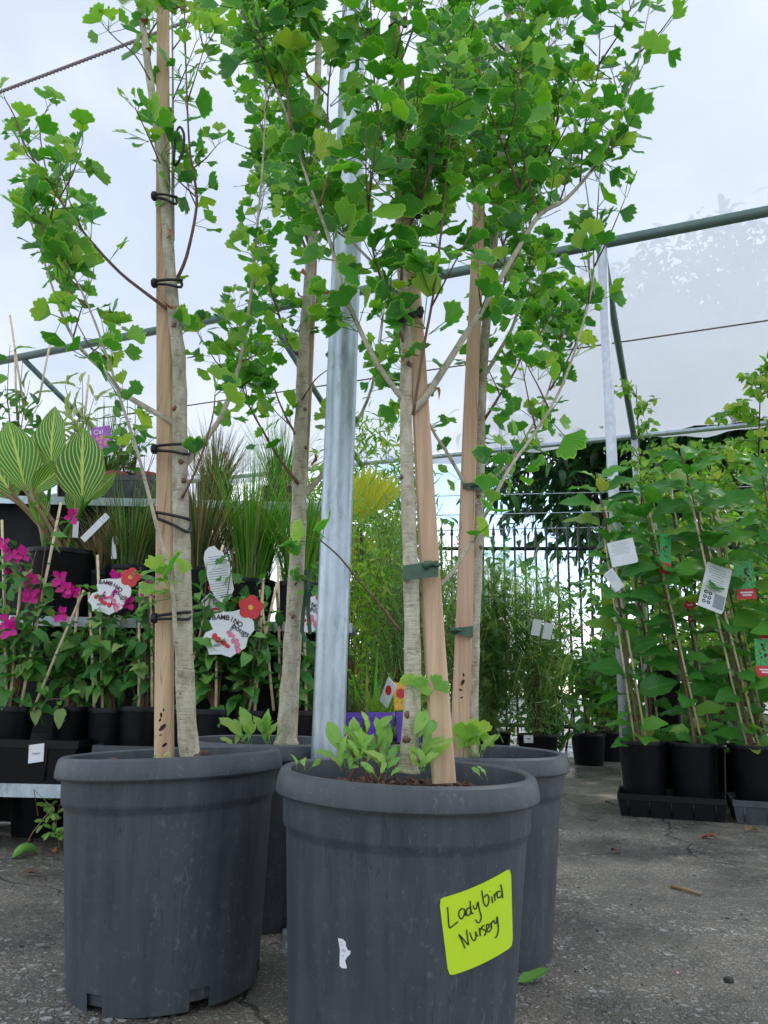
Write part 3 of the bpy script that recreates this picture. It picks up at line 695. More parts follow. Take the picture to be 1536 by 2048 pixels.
def px_path(pts, Y0, Y1=None):
    Y1 = Y0 if Y1 is None else Y1; m = len(pts) - 1
    return [P(x, y, Y0 + (Y1 - Y0) * (i / m)) for i, (x, y) in enumerate(pts)]
def ginkgo(label, potc, tilt, Y, trunk, tw, stake, sw, branches, soil_z=0.37, seed=1, dens=1.0, lsz=1.0, young=0.1, rotz=0.0, ysk=None, sq=0.7):
    """trunk/stake: photograph polylines at distance Y; branches: (polyline, start Y offset, end Y offset, width px, leaf density)"""
    r_ = random.Random(seed)
    root = thing('potted_ginkgo_tree', label, 'potted tree', potc, group='young ginkgo trees in big grey pots')
    mtx = potmat(Vector(potc), tilt[0], tilt[1], rotz)
    po = big_pot(root, mtx); soil_top(root, mtx, soil_z, 0.2005)
    tp = smooth_path(px_path(trunk, Y, Y), 4)
    m = len(tp); ws = [tw[0] + (tw[1] - tw[0]) * (i / (m - 1)) for i in range(m)]
    rad = [pw(wpx, Y) / 2 * (1 + 0.05 * math.sin(i * 2.1)) for i, wpx in enumerate(ws)]
    rad[0] *= 1.35; rad[1] *= 1.12
    b = MB(); b.tube(tp, rad, 14, jitter=0.03); to = b.build('trunk', 'bark', root)
    # knots left by pruned shoots
    for i in range(5):
        j = r_.randrange(3, max(4, m // 2)); p = tp[j]; d = Vector((r_.uniform(-1, 1), -abs(r_.uniform(.2, 1)), 0.25)).normalized()
        k_ = MB(); k_.tube([p + d * rad[j] * 0.8, p + d * (rad[j] + 0.002), p + d * (rad[j] + 0.004)], [0.008, 0.006, 0.002], 7, jitter=0.3); k_.build('knot', 'thin_bark', to)
    if stake:
        sy = ysk if ysk is not None else Y + 0.02
        sp = [P(x, y, sy) for x, y in stake]
        b = MB(); vs0 = []; hw = [pw(k_, sy) / 2 for k_ in sw]
        ax = sp[-1] - sp[0]; t_ = ax.normalized(); X = (Matrix.Rotation(R(r_.uniform(-14, 14)), 3, 'Z') @ Vector((1, 0, 0))); X = (X - t_ * X.dot(t_)).normalized(); Yv = t_.cross(X)
        nseg = 14
        for i in range(nseg + 1):
            q = i / nseg; p = sp[0].lerp(sp[-1], q); h = hw[0] + (hw[-1] - hw[0]) * q
            h *= 0.93; bev = 0.16
            for a, c in ((-1, -1 + bev), (-1 + bev, -1), (1 - bev, -1), (1, -1 + bev), (1, 1 - bev), (1 - bev, 1), (-1 + bev, 1), (-1, 1 - bev)):
                vs0.append(p + X * a * h + Yv * c * h * sq + X * 0.0015 * math.sin(q * 9 + seed))
        fs = [(i * 8 + k_, i * 8 + (k_ + 1) % 8, (i + 1) * 8 + (k_ + 1) % 8, (i + 1) * 8 + k_) for i in range(nseg) for k_ in range(8)] + [tuple(range(7, -1, -1)), tuple(nseg * 8 + k_ for k_ in range(8))]
        b.add(vs0, fs); b.build('stake', 'wood', root, angle=R(30))
    leaves = []
    def leaf_at(p, d, s, isyoung=False):
        up = Vector((0, 0, 1))
        ld = (d * 0.8 + up * r_.uniform(-0.1, 0.7) + rv(r_) * 0.55).normalized()
        nr = Vector((r_.gauss(0, .55), -0.7 + r_.gauss(0, .5), 0.55 + r_.gauss(0, .4)))
        leaves.append((frame(p, ld, nr, s), r_.randrange(9), s * 0.075, isyoung))
    def clothe(path, rads, density, t0=0.12, side=None):
        pts = resample(path, 0.011); n_ = len(pts)
        for i in range(1, n_):
            q = i / n_
            if q < t0: continue
            if r_.random() > 0.30 * density * dens: continue
            t_ = (pts[min(i + 1, n_ - 1)] - pts[i - 1]).normalized()
            o_ = rv(r_); o_ = (o_ - t_ * o_.dot(t_)).normalized()
            d = (o_ + t_ * 0.35).normalized()
            c = r_.choice((2, 2, 3, 3, 4)); sp_ = pts[i] + d * 0.004
            for _ in range(c):
                s = lsz * r_.uniform(0.55, 1.15) * (1.0 if q < 0.85 else 0.8)
                leaf_at(sp_, (d + rv(r_) * 0.6).normalized(), s, r_.random() < young)
        tip = pts[-1]; t_ = (pts[-1] - pts[-3]).normalized()
        for _ in range(3): leaf_at(tip, (t_ + rv(r_) * 0.6).normalized(), lsz * r_.uniform(0.5, 0.9), r_.random() < young * 2)
    for br in branches:
        pts, ya, yb, wpx, den = br
        path = smooth_path(px_path(pts, Y + ya, Y + yb), 4); n_ = len(path)
        r0 = max(pw(wpx, Y) / 2, 0.0016); rads = [r0 + (0.0013 - r0) * (i / (n_ - 1)) ** 0.8 for i in range(n_)]
        b = MB(); b.tube(path, rads, 8, jitter=0.06); b.build('branch', 'bark' if wpx > 9 else 'thin_bark', root)
        clothe(path, rads, den)
        # side twigs on the longer limbs
        ln = sum((b_ - a).length for a, b_ in zip(path, path[1:]))
        for _ in range(int(ln / 0.16 * den)):
            i = r_.randrange(n_ // 4, n_ - 2); p = path[i]; t_ = (path[i + 1] - path[i]).normalized()
            d = (t_ * 0.6 + rv(r_) * 0.8 + Vector((0, 0, 0.45))).normalized(); l_ = r_.uniform(0.07, 0.17)
            tw_ = [p, p + d * l_ * 0.5 + rv(r_) * 0.006, p + d * l_ + Vector((0, 0, 0.02))]
            b = MB(); b.tube(tw_, [0.0022, 0.0016, 0.0010], 5); b.build('twig', 'thin_bark', root)
            clothe(tw_, None, den * 1.2, 0.25)
    # short spur shoots along the trunk itself
    i0 = int(m * sq_start(trunk))
    clothe(tp[i0:], None, 0.55)
    old = [k_ for k_ in leaves if not k_[3]]; yng = [k_ for k_ in leaves if k_[3]]
    place_leaves([k_[:3] for k_ in old], GT, GM, 'ginkgo_leaf', root, cap=int(290 * len(old) / max(1, len(leaves))))
    if yng: place_leaves([k_[:3] for k_ in yng], GT, GY, 'ginkgo_young', root, cap=int(290 * len(yng) / len(leaves)), stuffname='young_foliage')
    # a few withered leaves caught in the twigs
    for _ in range(5):
        j = r_.randrange(m // 3, m - 1); leaf_obj(BTM, frame(tp[j] + Vector((r_.uniform(-.05, .05), -0.02, 0)), rv(r_) + Vector((0, 0, -0.8)), rv(r_), r_.uniform(.6, 1)), root, 'withered_leaf')
    print(label, 'leaves', len(leaves))
    return root, mtx, tp, rad
def sq_start(tr):
    # fraction of the trunk below which it is bare (photograph y = 1000)
    n_ = len(tr) - 1
    for i, (x, y) in enumerate(tr):
        if y < 1000: return i / n_
    return 0.5
def gen(r_, n_, xs, ys, dx, dy, w_=(5, 9), den=1.0, yo=0.28, sgn=0):
    out = []
    for _ in range(n_):
        q = r_.random(); x0 = xs[0] + (xs[1] - xs[0]) * q; y0 = ys[0] + (ys[1] - ys[0]) * q
        sx = (sgn or r_.choice((-1, 1))) * r_.uniform(*dx); sy = -r_.uniform(*dy); yb = r_.uniform(-yo, yo)
        out.append(([(x0, y0), (x0 + sx * 0.45, y0 + sy * 0.35), (x0 + sx * 0.8, y0 + sy * 0.7), (x0 + sx, y0 + sy)], 0.0, yb, r_.uniform(*w_), den))
    return out
rr = random.Random(31)
A = ginkgo('young ginkgo with pale upright stake in big grey pot beside the flowering bench', (-0.413, 1.696, 0), (R(-0.93), R(-3.0)), 1.70,
    [(388, 1526), (376, 1480), (368, 1300), (365, 1120), (361, 1000), (360, 860), (358, 720), (349, 640), (340, 540), (333, 430), (325, 340), (313, 250), (300, 160), (288, 70), (276, -30), (262, -220)], (40, 13),
    [(330, 1535), (329, 900), (327, 330), (326, -120)], (36, 27),
    [([(345, 625), (310, 600), (240, 545), (180, 480), (130, 415), (85, 345), (50, 290), (30, 235), (8, 195)], 0.02, -0.10, 9, 1.0),
     ([(355, 850), (314, 827), (246, 786), (214, 748), (164, 700), (131, 646), (100, 560), (75, 480), (50, 420)], 0.02, 0.10, 15, 0.9),
     ([(360, 1352), (352, 1280), (342, 1164), (314, 1055), (290, 960), (273, 898), (243, 805), (224, 742), (208, 696), (185, 632), (154, 564), (120, 506), (103, 458), (92, 420)], -0.03, -0.22, 10, 0.95),
     ([(368, 930), (410, 880), (442, 833), (470, 760), (488, 684), (505, 560), (519, 403), (527, 300), (533, 150), (536, 20)], 0.02, 0.30, 16, 1.15),
     ([(364, 996), (396, 930), (424, 839), (430, 790)], -0.02, -0.08, 6, 0.6),
     ([(350, 565), (373, 513), (393, 414), (388, 350), (379, 294), (373, 171), (369, 20), (366, -90)], 0.02, -0.05, 9, 0.9),
     ([(345, 480), (346, 300), (345, 100), (342, -80)], 0.03, 0.12, 10, 0.5),
     ([(300, 160), (270, 110), (235, 80), (215, 60)], -0.01, -0.06, 4, 0.8),
     ([(100, 380), (90, 330), (80, 260), (95, 215)], -0.04, -0.02, 4, 0.6),
     ([(290, 80), (330, 20), (380, -60)], 0, 0.1, 5, 0.9), ([(325, 340), (300, 280), (270, 215)], 0, -0.1, 4, 0.8)],
    seed=11, dens=0.86, lsz=1.15, young=0.42, soil_z=0.372, rotz=-0.03, ysk=1.738)
B = ginkgo('bushy young ginkgo with leaning pink timber stake in the pot with the lime sticker', (0.046, 1.437, 0), (R(1.0), R(0.8)), 1.44,
    [(815, 1545), (818, 1500), (825, 1400), (823, 1200), (816, 1000), (812, 850), (812, 700), (808, 600), (800, 480), (797, 300), (790, 100), (785, -20), (780, -220)], (38, 11),
    [(888, 1565), (856, 1100), (828, 700), (790, 30)], (47, 24),
    [([(812, 805), (780, 765), (738, 697), (687, 581), (659, 479), (618, 369), (581, 250), (553, 178), (530, 100), (518, 20)], 0.0, -0.12, 14, 1.15),
     ([(583, 260), (576, 200), (574, 130), (570, 0), (566, -80)], -0.09, -0.12, 6, 1.1),
     ([(815, 825), (850, 795), (925, 679), (975, 600), (1024, 518), (1078, 431), (1132, 398), (1190, 331), (1227, 265), (1252, 199), (1273, 137), (1302, 0)], 0.0, 0.06, 19, 0.95),
     ([(826, 830), (847, 697), (868, 581), (888, 410), (899, 273), (906, 200), (920, 90)], -0.04, -0.16, 7, 0.95),
     ([(803, 560), (806, 410), (803, 308), (794, 191), (790, 60)], -0.03, -0.06, 6, 0.8),
     ([(800, 600), (755, 537), (715, 495), (673, 451), (640, 400)], 0.02, 0.12, 10, 1.0),
     ([(800, 1262), (760, 1210), (720, 1165), (680, 1115), (640, 1080)], -0.02, -0.14, 6, 0.55),
     ([(826, 1192), (876, 1172), (915, 1130), (960, 1050), (1019, 937), (1060, 880), (1110, 800), (1140, 730), (1165, 650), (1185, 570), (1187, 500), (1180, 430), (1170, 360)], 0.02, 0.18, 11, 0.75),
     ([(1078, 431), (1050, 330), (1035, 230), (1040, 120), (1045, 10)], 0.03, 0.12, 7, 1.2),
     ([(1160, 370), (1170, 250), (1195, 150), (1200, 80)], 0.05, 0.02, 5, 0.95),
     ([(1040, 380), (1010, 300), (975, 210), (955, 120), (945, 20)], 0.02, -0.08, 6, 1.1),
     ([(812, 700), (785, 620), (750, 520), (738, 430), (742, 330)], 0.0, -0.15, 7, 0.9),
     ([(800, 400), (770, 300), (752, 200), (745, 90), (740, -20)], 0.0, -0.12, 7, 1.0),
     ([(640, 410), (660, 330), (655, 220), (665, 110), (690, 20)], -0.07, -0.05, 6, 1.1)]
    + gen(rr, 6, (806, 784), (560, -60), (60, 240), (180, 380), den=1.1, sgn=1),
    seed=22, dens=1.02, lsz=1.2, young=0.12, soil_z=0.388, rotz=1.1)
C = ginkgo('slender ginkgo with stake hidden behind its trunk in pot next to the steel post', (-0.30, 2.19, 0), (R(0.0), R(0.0)), 2.18,
    [(572, 1492), (575, 1440), (581, 1350), (590, 1200), (597, 1050), (600, 900), (604, 800), (606, 700), (615, 600), (622, 500), (627, 400), (634, 200), (640, 0), (645, -150)], (40, 12),
    [(584, 1480), (612, 800), (628, 430)], (18, 24),
    [([(600, 995), (640, 955), (680, 900), (735, 800), (758, 700), (770, 600)], 0.02, 0.12, 17, 0.8),
     ([(597, 968), (560, 920), (527, 864), (500, 815), (480, 760)], -0.02, -0.12, 8, 1.2),
     ([(606, 720), (577, 684), (553, 615), (535, 560), (520, 480)], 0, -0.1, 9, 1.2),
     ([(600, 880), (575, 840), (550, 780), (540, 720)], 0, 0.1, 7, 1.1),
     ([(620, 520), (590, 440), (560, 340), (540, 220), (520, 100)], 0, 0.2, 8, 1.2),
     ([(622, 500), (585, 400), (545, 300), (505, 220)], 0, -0.1, 8, 1.2),
     ([(590, 1170), (605, 1150), (625, 1165), (645, 1150)], -0.03, -0.06, 4, 1.0), ([(604, 800), (630, 760), (655, 740)], -.02, -.05, 4, 1.0)]
    + gen(random.Random(5), 5, (600, 625), (620, 20), (60, 150), (120, 260), den=1.1, sgn=-1),
    seed=33, dens=1.0, young=0.08, lsz=1.12, soil_z=0.372, rotz=2.0, ysk=2.225)
D = ginkgo('twin-stemmed ginkgo with green-taped stake in pot at the rear of the cluster', (0.225, 1.955, 0), (R(0.5), R(0.3)), 1.97,
    [(938, 1512), (941, 1440), (946, 1250), (953, 1100), (957, 1000), (960, 850), (965, 740), (975, 620), (987, 500), (1000, 320), (1012, 150), (1020, -60)], (32, 12),
    [(917, 1520), (925, 1250), (943, 700), (958, 380)], (37, 28),
    [([(953, 1010), (900, 915), (865, 860), (835, 790), (815, 730)], -0.03, -0.10, 10, 0.8),
     ([(957, 975), (990, 950), (1020, 922), (1060, 860), (1090, 800), (1120, 700), (1140, 600)], 0, 0.15, 10, 0.9),
     ([(964, 760), (1000, 700), (1030, 640), (1053, 538), (1066, 331), (1057, 207), (1050, 60)], 0.0, 0.05, 10, 1.15),
     ([(962, 850), (1000, 790), (1040, 720), (1050, 640), (1060, 560)], 0, -0.1, 7, 1.0),
     ([(990, 480), (950, 380), (925, 280), (915, 150), (910, 30)], 0, 0.1, 8, 1.2),
     ([(1000, 320), (1050, 230), (1090, 130), (1105, 20)], 0, 0.1, 7, 1.2),
     ([(975, 640), (1010, 560), (1000, 450), (985, 330)], 0, 0.12, 7, 1.1),
     ([(1100, 780), (1150, 690), (1175, 600)], 0.1, 0.2, 5, 1.0)]
    + gen(random.Random(8), 8, (968, 1010), (700, 100), (60, 170), (120, 300), den=1.1),
    seed=44, dens=1.1, lsz=1.12, young=0.06, soil_z=0.37, rotz=0.7, ysk=1.945)

# ---- ties between stake and trunk
def tie(tree, px0, px1, Yf, Yb, y0, y1, mat='rubber', r_=0.0035, button=True, gap=10):
    root = tree[0]; b = MB()
    a0 = P(px0, y0, Yf); a1 = P(px1, y1, Yf); b0 = P(px0, y0, Yb); b1 = P(px1, y1, Yb); b2 = P(px1, y1 + gap, Yf); b3 = P(px0, y0 + gap * 0.4, Yf)
    b.tube(smooth_path([b0, a0, a0.lerp(a1, .5) + Vector((0, -.004, 0)), a1, b1], 4), r_, 6)
    b.tube(smooth_path([b0, b3, b3.lerp(b2, .5) + Vector((0, -.004, 0)), b2, b1], 4), r_, 6)
    b.tube(smooth_path([b0, b0.lerp(b1, .5), b1], 3), r_, 6)
    o = b.build('rubber_tie' if mat == 'rubber' else 'tape_tie', mat, root)
    if button:
        k_ = MB(); c = P(px0 - 2, (y0 + gap * 0.3), Yf); k_.tube([c + Vector((0.005, 0, 0)), c + Vector((-0.003, 0, 0)), c + Vector((-0.007, 0, 0))], [0.011, 0.012, 0.008], 12); k_.build('button', 'rubber', o)
for y0, dy_, gp in ((388, 6, 14), (562, -2, 14), (892, -4, 20), (1024, 14, 26), (1232, -8, 14)):
    xr = 352 if y0 < 450 else (362 if y0 < 700 else 378)
    tie(A, 311, xr, 1.672, 1.768, y0, y0 + dy_, gap=gp)
k = MB(); k.tube(smooth_path([P(347, 330, 1.68), P(352, 270, 1.67), P(360, 254, 1.67), P(368, 270, 1.67), P(366, 300, 1.67), P(358, 322, 1.67), P(350, 332, 1.68)], 4), 0.0032, 6); k.build('rubber_tie', 'rubber', A[0])
tie(B, 843, 797, 1.40, 1.475, 622, 640, gap=8, r_=0.0045)
tie(B, 812, 780, 1.415, 1.475, 42, 52, gap=8); tie(B, 838, 800, 1.41, 1.475, 425, 408, gap=8)
def tape(tree, pl, pr, yl, yr, h0, h1, Yf, Yb, knot):
    b = MB(); ring = [(pl, yl, Yb, h0), (pl, yl, Yf, h0), ((pl + pr) / 2, (yl + yr) / 2, Yf - 0.006, (h0 + h1) / 2), (pr, yr, Yf, h1), (pr, yr, Yb, h1)]
    vs0 = []
    for x, y, Yq, h in ring: vs0 += [P(x, y - h / 2, Yq), P(x, y + h / 2, Yq)]
    n_ = len(ring); b.add(vs0, [(2 * i, 2 * ((i + 1) % n_), 2 * ((i + 1) % n_) + 1, 2 * i + 1) for i in range(n_)])
    o = b.build('tape_tie', 'green_tape', tree[0])
    k_ = MB(); c = P(*knot, Yf - 0.004)
    k_.tube(smooth_path([c + Vector((-.012, 0, 0)), c + Vector((0, -.006, .004)), c + Vector((.012, 0, .001)), c + Vector((.022, 0, .008))], 3), [0.006, 0.009, 0.006, 0.005, 0.004, 0.003, 0.003, 0.003, 0.003, 0.002], 8, jitter=.2); k_.build('knot', 'green_tape', o)
tape(B, 806, 876, 1146, 1137, 30, 32, 1.395, 1.485, (862, 1132))
tape(D, 905, 946, 1262, 1263, 12, 22, 1.91, 2.0, (912, 1262)); tape(D, 926, 968, 972, 972, 10, 18, 1.925, 1.995, (950, 972))
# dirt splashes near the stake foot
for tree, Yq, spots in ((A, 1.666, [(323, 1430, 5), (326, 1455, 9), (321, 1440, 4), (330, 1490, 6), (322, 1470, 3), (328, 1420, 3)]), (D, 1.912, [(925, 1365, 7), (921, 1380, 4), (927, 1350, 4), (923, 1395, 3)])):
    b = MB()
    for x, y, s_ in spots:
        c = P(x, y, Yq); b.lathe([(0.0, 0), (pw(s_, Yq) * .7, 0.001), (pw(s_, Yq) * .8, 0.004)], 7, mat=Matrix.Translation(c) @ Matrix.Rotation(R(90), 4, 'X') @ Matrix.Rotation(rnd.uniform(0, 3), 4, 'Z') @ Matrix.Diagonal((1.3, .6, 1, 1)))
    o = b.build('dirt_splash', 'chip_brown', tree[0])

# ---- sticker and torn label on the front pot (projected on the wall of the pot)
def pot_hit(mtx, x, y, off=0.0):
    inv = mtx.inverted(); o = inv @ CAMC; d = (inv.to_3x3() @ ray(x, y)).normalized()
    t = 0.5
    for _ in range(400):
        p = o + d * t; e = math.hypot(p.x, p.y) - (pot_r(p.z) + off)
        if e < 0.00002: break
        t += e * 0.6
    return mtx @ (o + d * t)
pm = B[1]
def quad_px(a, b_, c, d, u, v): # TL TR BR BL
    top = (a[0] + (b_[0] - a[0]) * u, a[1] + (b_[1] - a[1]) * u); bot = (d[0] + (c[0] - d[0]) * u, d[1] + (c[1] - d[1]) * u)
    x, y = top[0] + (bot[0] - top[0]) * v, top[1] + (bot[1] - top[1]) * v
    bow = 4 * u * (1 - u); return x, y + bow * (7 - 0 * v) 
qd = ((878, 1797), (1022, 1735), (1026, 1892), (897, 1952))
b = MB(); vs0 = []; nx, ny = 16, 10
for j in range(ny + 1):
    for i in range(nx + 1):
        u, v = i / nx, j / ny
        if (i in (0, nx)) and (j in (0, ny)): u = u * 0.96 + 0.02; v = v * 0.97 + 0.015
        vs0.append(pot_hit(pm, *quad_px(*qd, u, v), 0.0012))
b.add(vs0, [(j * (nx + 1) + i, j * (nx + 1) + i + 1, (j + 1) * (nx + 1) + i + 1, (j + 1) * (nx + 1) + i) for j in range(ny) for i in range(nx)])
stk = tag(b.build('sticker', 'lime_sticker', B[0]), 'fluorescent lime sticker with handwritten nursery name')
strokes = [[(240, 915), (250, 1050), (262, 1190), (290, 1188), (335, 1155), (385, 1115)],
 [(475, 950), (430, 938), (395, 990), (405, 1055), (435, 1075), (470, 1015), (478, 945), (480, 1000), (492, 1040)],
 [(550, 925), (510, 940), (498, 1000), (525, 1030), (555, 985), (548, 830), (555, 920), (570, 1000), (595, 995)],
 [(590, 890), (605, 940), (635, 930), (655, 845), (675, 950), (700, 1040), (685, 1110), (655, 1130), (620, 1085)],
 [(708, 690), (722, 780), (737, 860), (770, 905), (800, 860), (805, 790), (780, 745), (740, 785)],
 [(840, 770), (858, 862)], [(816, 698), (822, 706)], [(875, 740), (892, 832), (885, 770), (905, 720), (925, 705)],
 [(970, 700), (930, 705), (918, 750), (935, 790), (975, 760), (985, 690), (965, 605), (985, 690), (995, 797)],
 [(478, 1480), (440, 1380), (395, 1290), (460, 1360), (525, 1430), (512, 1330), (500, 1225)],
 [(545, 1260), (575, 1350), (610, 1370), (630, 1320), (622, 1250), (640, 1300), (660, 1310)],
 [(672, 1200), (690, 1312), (685, 1240), (700, 1200), (720, 1190)],
 [(745, 1165), (715, 1180), (715, 1215), (755, 1235), (765, 1270), (740, 1308)],
 [(770, 1225), (805, 1190), (800, 1150), (775, 1160), (775, 1220), (800, 1255), (835, 1220)],
 [(825, 1130), (845, 1215), (840, 1150), (858, 1105)],
 [(870, 1090), (890, 1140), (910, 1120), (918, 1045), (930, 1140), (935, 1230), (910, 1320), (885, 1330)]]
b = MB()
for st in strokes:
    sp = smooth_path([Vector((x / 6.825 + 860, y / 6.825 + 1680, 0)) for x, y in st], 5); vs0 = []
    for i, p in enumerate(sp):
        t_ = (sp[min(i + 1, len(sp) - 1)] - sp[max(i - 1, 0)]); t_ = t_.normalized() if t_.length > 1e-6 else Vector((1, 0, 0)); nn = Vector((-t_.y, t_.x, 0)) * 1.35
        vs0 += [pot_hit(pm, p.x + nn.x, p.y + nn.y, 0.0019), pot_hit(pm, p.x - nn.x, p.y - nn.y, 0.0019)]
    b.add(vs0, [(2 * i, 2 * i + 2, 2 * i + 3, 2 * i + 1) for i in range(len(sp) - 1)])
b.build('handwriting', 'marker_ink', stk, smooth=False)
tl = [(683, 1035), (740, 1050), (775, 1085), (775, 1130), (800, 1180), (832, 1185), (825, 1225), (790, 1260), (770, 1300), (755, 1325), (785, 1370), (785, 1395), (725, 1390), (700, 1360), (705, 1170)]
b = MB(); vs0 = [pot_hit(pm, x / 5.885 + 560, y / 5.885 + 1700, 0.001) for x, y in tl]; cen = pot_hit(pm, 735 / 5.885 + 560, 1200 / 5.885 + 1700, 0.001)
b.add(vs0 + [cen], [(i, (i + 1) % len(tl), len(tl)) for i in range(len(tl))])
o = tag(b.build('torn_label', 'tag_white', B[0], smooth=False), 'torn remnant of a white barcode label')
b = MB()
for x, y, w0, h0 in ((735, 1180, 6, 34), (750, 1185, 6, 34), (765, 1190, 6, 30), (720, 1085, 20, 8), (725, 1120, 24, 6), (740, 1240, 30, 6), (735, 1262, 20, 6)):
    c4 = [(x - w0 / 2, y - h0 / 2), (x + w0 / 2, y - h0 / 2), (x + w0 / 2, y + h0 / 2), (x - w0 / 2, y + h0 / 2)]
    b.add([pot_hit(pm, a / 5.885 + 560, c / 5.885 + 1700, 0.0016) for a, c in c4], [(0, 1, 2, 3)])
b.build('print', 'tag_grey', o, smooth=False)

# ---- weeds and stubs at the feet of the trunks
WT = [t_ovate(1, 0.42, 6, 0.25, 0.6, 0.6, pet=0.35, seed=i, wav=0.3, blunt=0.6) for i in range(3)]; WM = [mesh_of('weed_blade', t, 'weed_leaf') for t in WT]
def weed(tree, px, py, Yq, n_, size, spread=1.0, fan=False, name='weed_leaf'):
    root = tree[0]; p0 = P(px, py, Yq)
    for i in range(n_):
        d = Vector((rnd.gauss(0, .55 * spread), rnd.gauss(-.1, .4 * spread), 1)).normalized()
        p = p0 + Vector((rnd.gauss(0, .008), rnd.gauss(0, .008), 0))
        s = size * rnd.uniform(.6, 1.15)
        if fan: leaf_obj(rnd.choice(GY), frame(p, d, Vector((rnd.gauss(0, .5), -1, .3)), s / 0.07), root, 'sucker_leaf')
        else: leaf_obj(rnd.choice(WM), frame(p, d, Vector((rnd.gauss(0, .6), -.6, .7)), s), root, name)
weed(B, 715, 1535, 1.40, 7, 0.042, 1.3); weed(B, 745, 1520, 1.42, 8, 0.048, 0.9); weed(B, 775, 1545, 1.38, 7, 0.036, 1.1); weed(B, 690, 1545, 1.40, 4, 0.03, 1.6)
weed(B, 845, 1545, 1.39, 8, 0.034, 1.2); weed(B, 760, 1556, 1.36, 5, 0.026, 1.4); weed(B, 730, 1480, 1.43, 5, 0.038, 0.8); weed(B, 700, 1530, 1.42, 6, 0.055, 1.0); weed(B, 770, 1530, 1.44, 6, 0.055, 0.9); weed(B, 850, 1530, 1.42, 5, 0.045, 1.0); weed(B, 600, 1540, 1.42, 3, 0.026, 1.6); weed(B, 965, 1560, 1.37, 2, 0.022, 1.6)
weed(B, 830, 1490, 1.40, 3, 0.05, .7); weed(B, 832, 1400, 1.41, 5, 0.05, 1.0, fan=True)
weed(C, 498, 1492, 2.1, 6, 0.07, 0.8); weed(C, 535, 1495, 2.1, 7, 0.065, 0.7); weed(C, 470, 1497, 2.08, 3, 0.04, 1.5)
weed(D, 935, 1515, 1.9, 4, 0.085, 0.5, fan=True); weed(D, 955, 1512, 1.9, 4, 0.08, 0.7, fan=True); weed(D, 950, 1515, 1.88, 4, 0.05, 1.0)
weed(A, 325, 1525, 1.62, 3, 0.018, 1.2)
for px, py, x1, y1, w_ in ((735, 1560, 722, 1500, 9), (765, 1560, 752, 1470, 7), (700, 1558, 712, 1520, 7), (790, 1558, 785, 1490, 6), (750, 1562, 742, 1530, 8), (708, 1515, 693, 1465, 6)):
    b = MB(); b.tube([P(px, py, 1.40), P((px + x1) / 2 + 2, (py + y1) / 2, 1.40), P(x1, y1, 1.41)], [pw(w_, 1.4) / 2, pw(w_, 1.4) / 2, pw(w_, 1.4) / 2.6], 6, jitter=.1); b.build('pruned_stub', 'thin_bark', B[0])
for px, py, s_, mt in ((400, 1517, 0.016, 'debris'), (225, 1524, 0.013, 'debris'), (408, 1508, 0.012, 'chip_brown'), (462, 1515, 0.010, 'chip_brown')):
    c = P(px, py, 1.60); k_ = MB(); k_.lathe([(0, -s_ * .6), (s_ * .8, -s_ * .4), (s_, 0), (s_ * .75, s_ * .5), (0, s_ * .7)], 8, c); o = k_.build('mulch_lump', mt, A[0])

for pts in (((612, 1140), (612, 1180), (606, 1230), (604, 1262), (612, 1285)), ((616, 1140), (618, 1175), (616, 1220), (620, 1268))):
    b = MB(); vs0 = []
    for x, y in pts: vs0 += [P(x - 4, y, 2.12), P(x + 4, y, 2.125)]
    b.add(vs0, [(2 * i, 2 * i + 1, 2 * i + 3, 2 * i + 2) for i in range(len(pts) - 1)]); b.build('hanging_strap', 'green_tape', C[0])

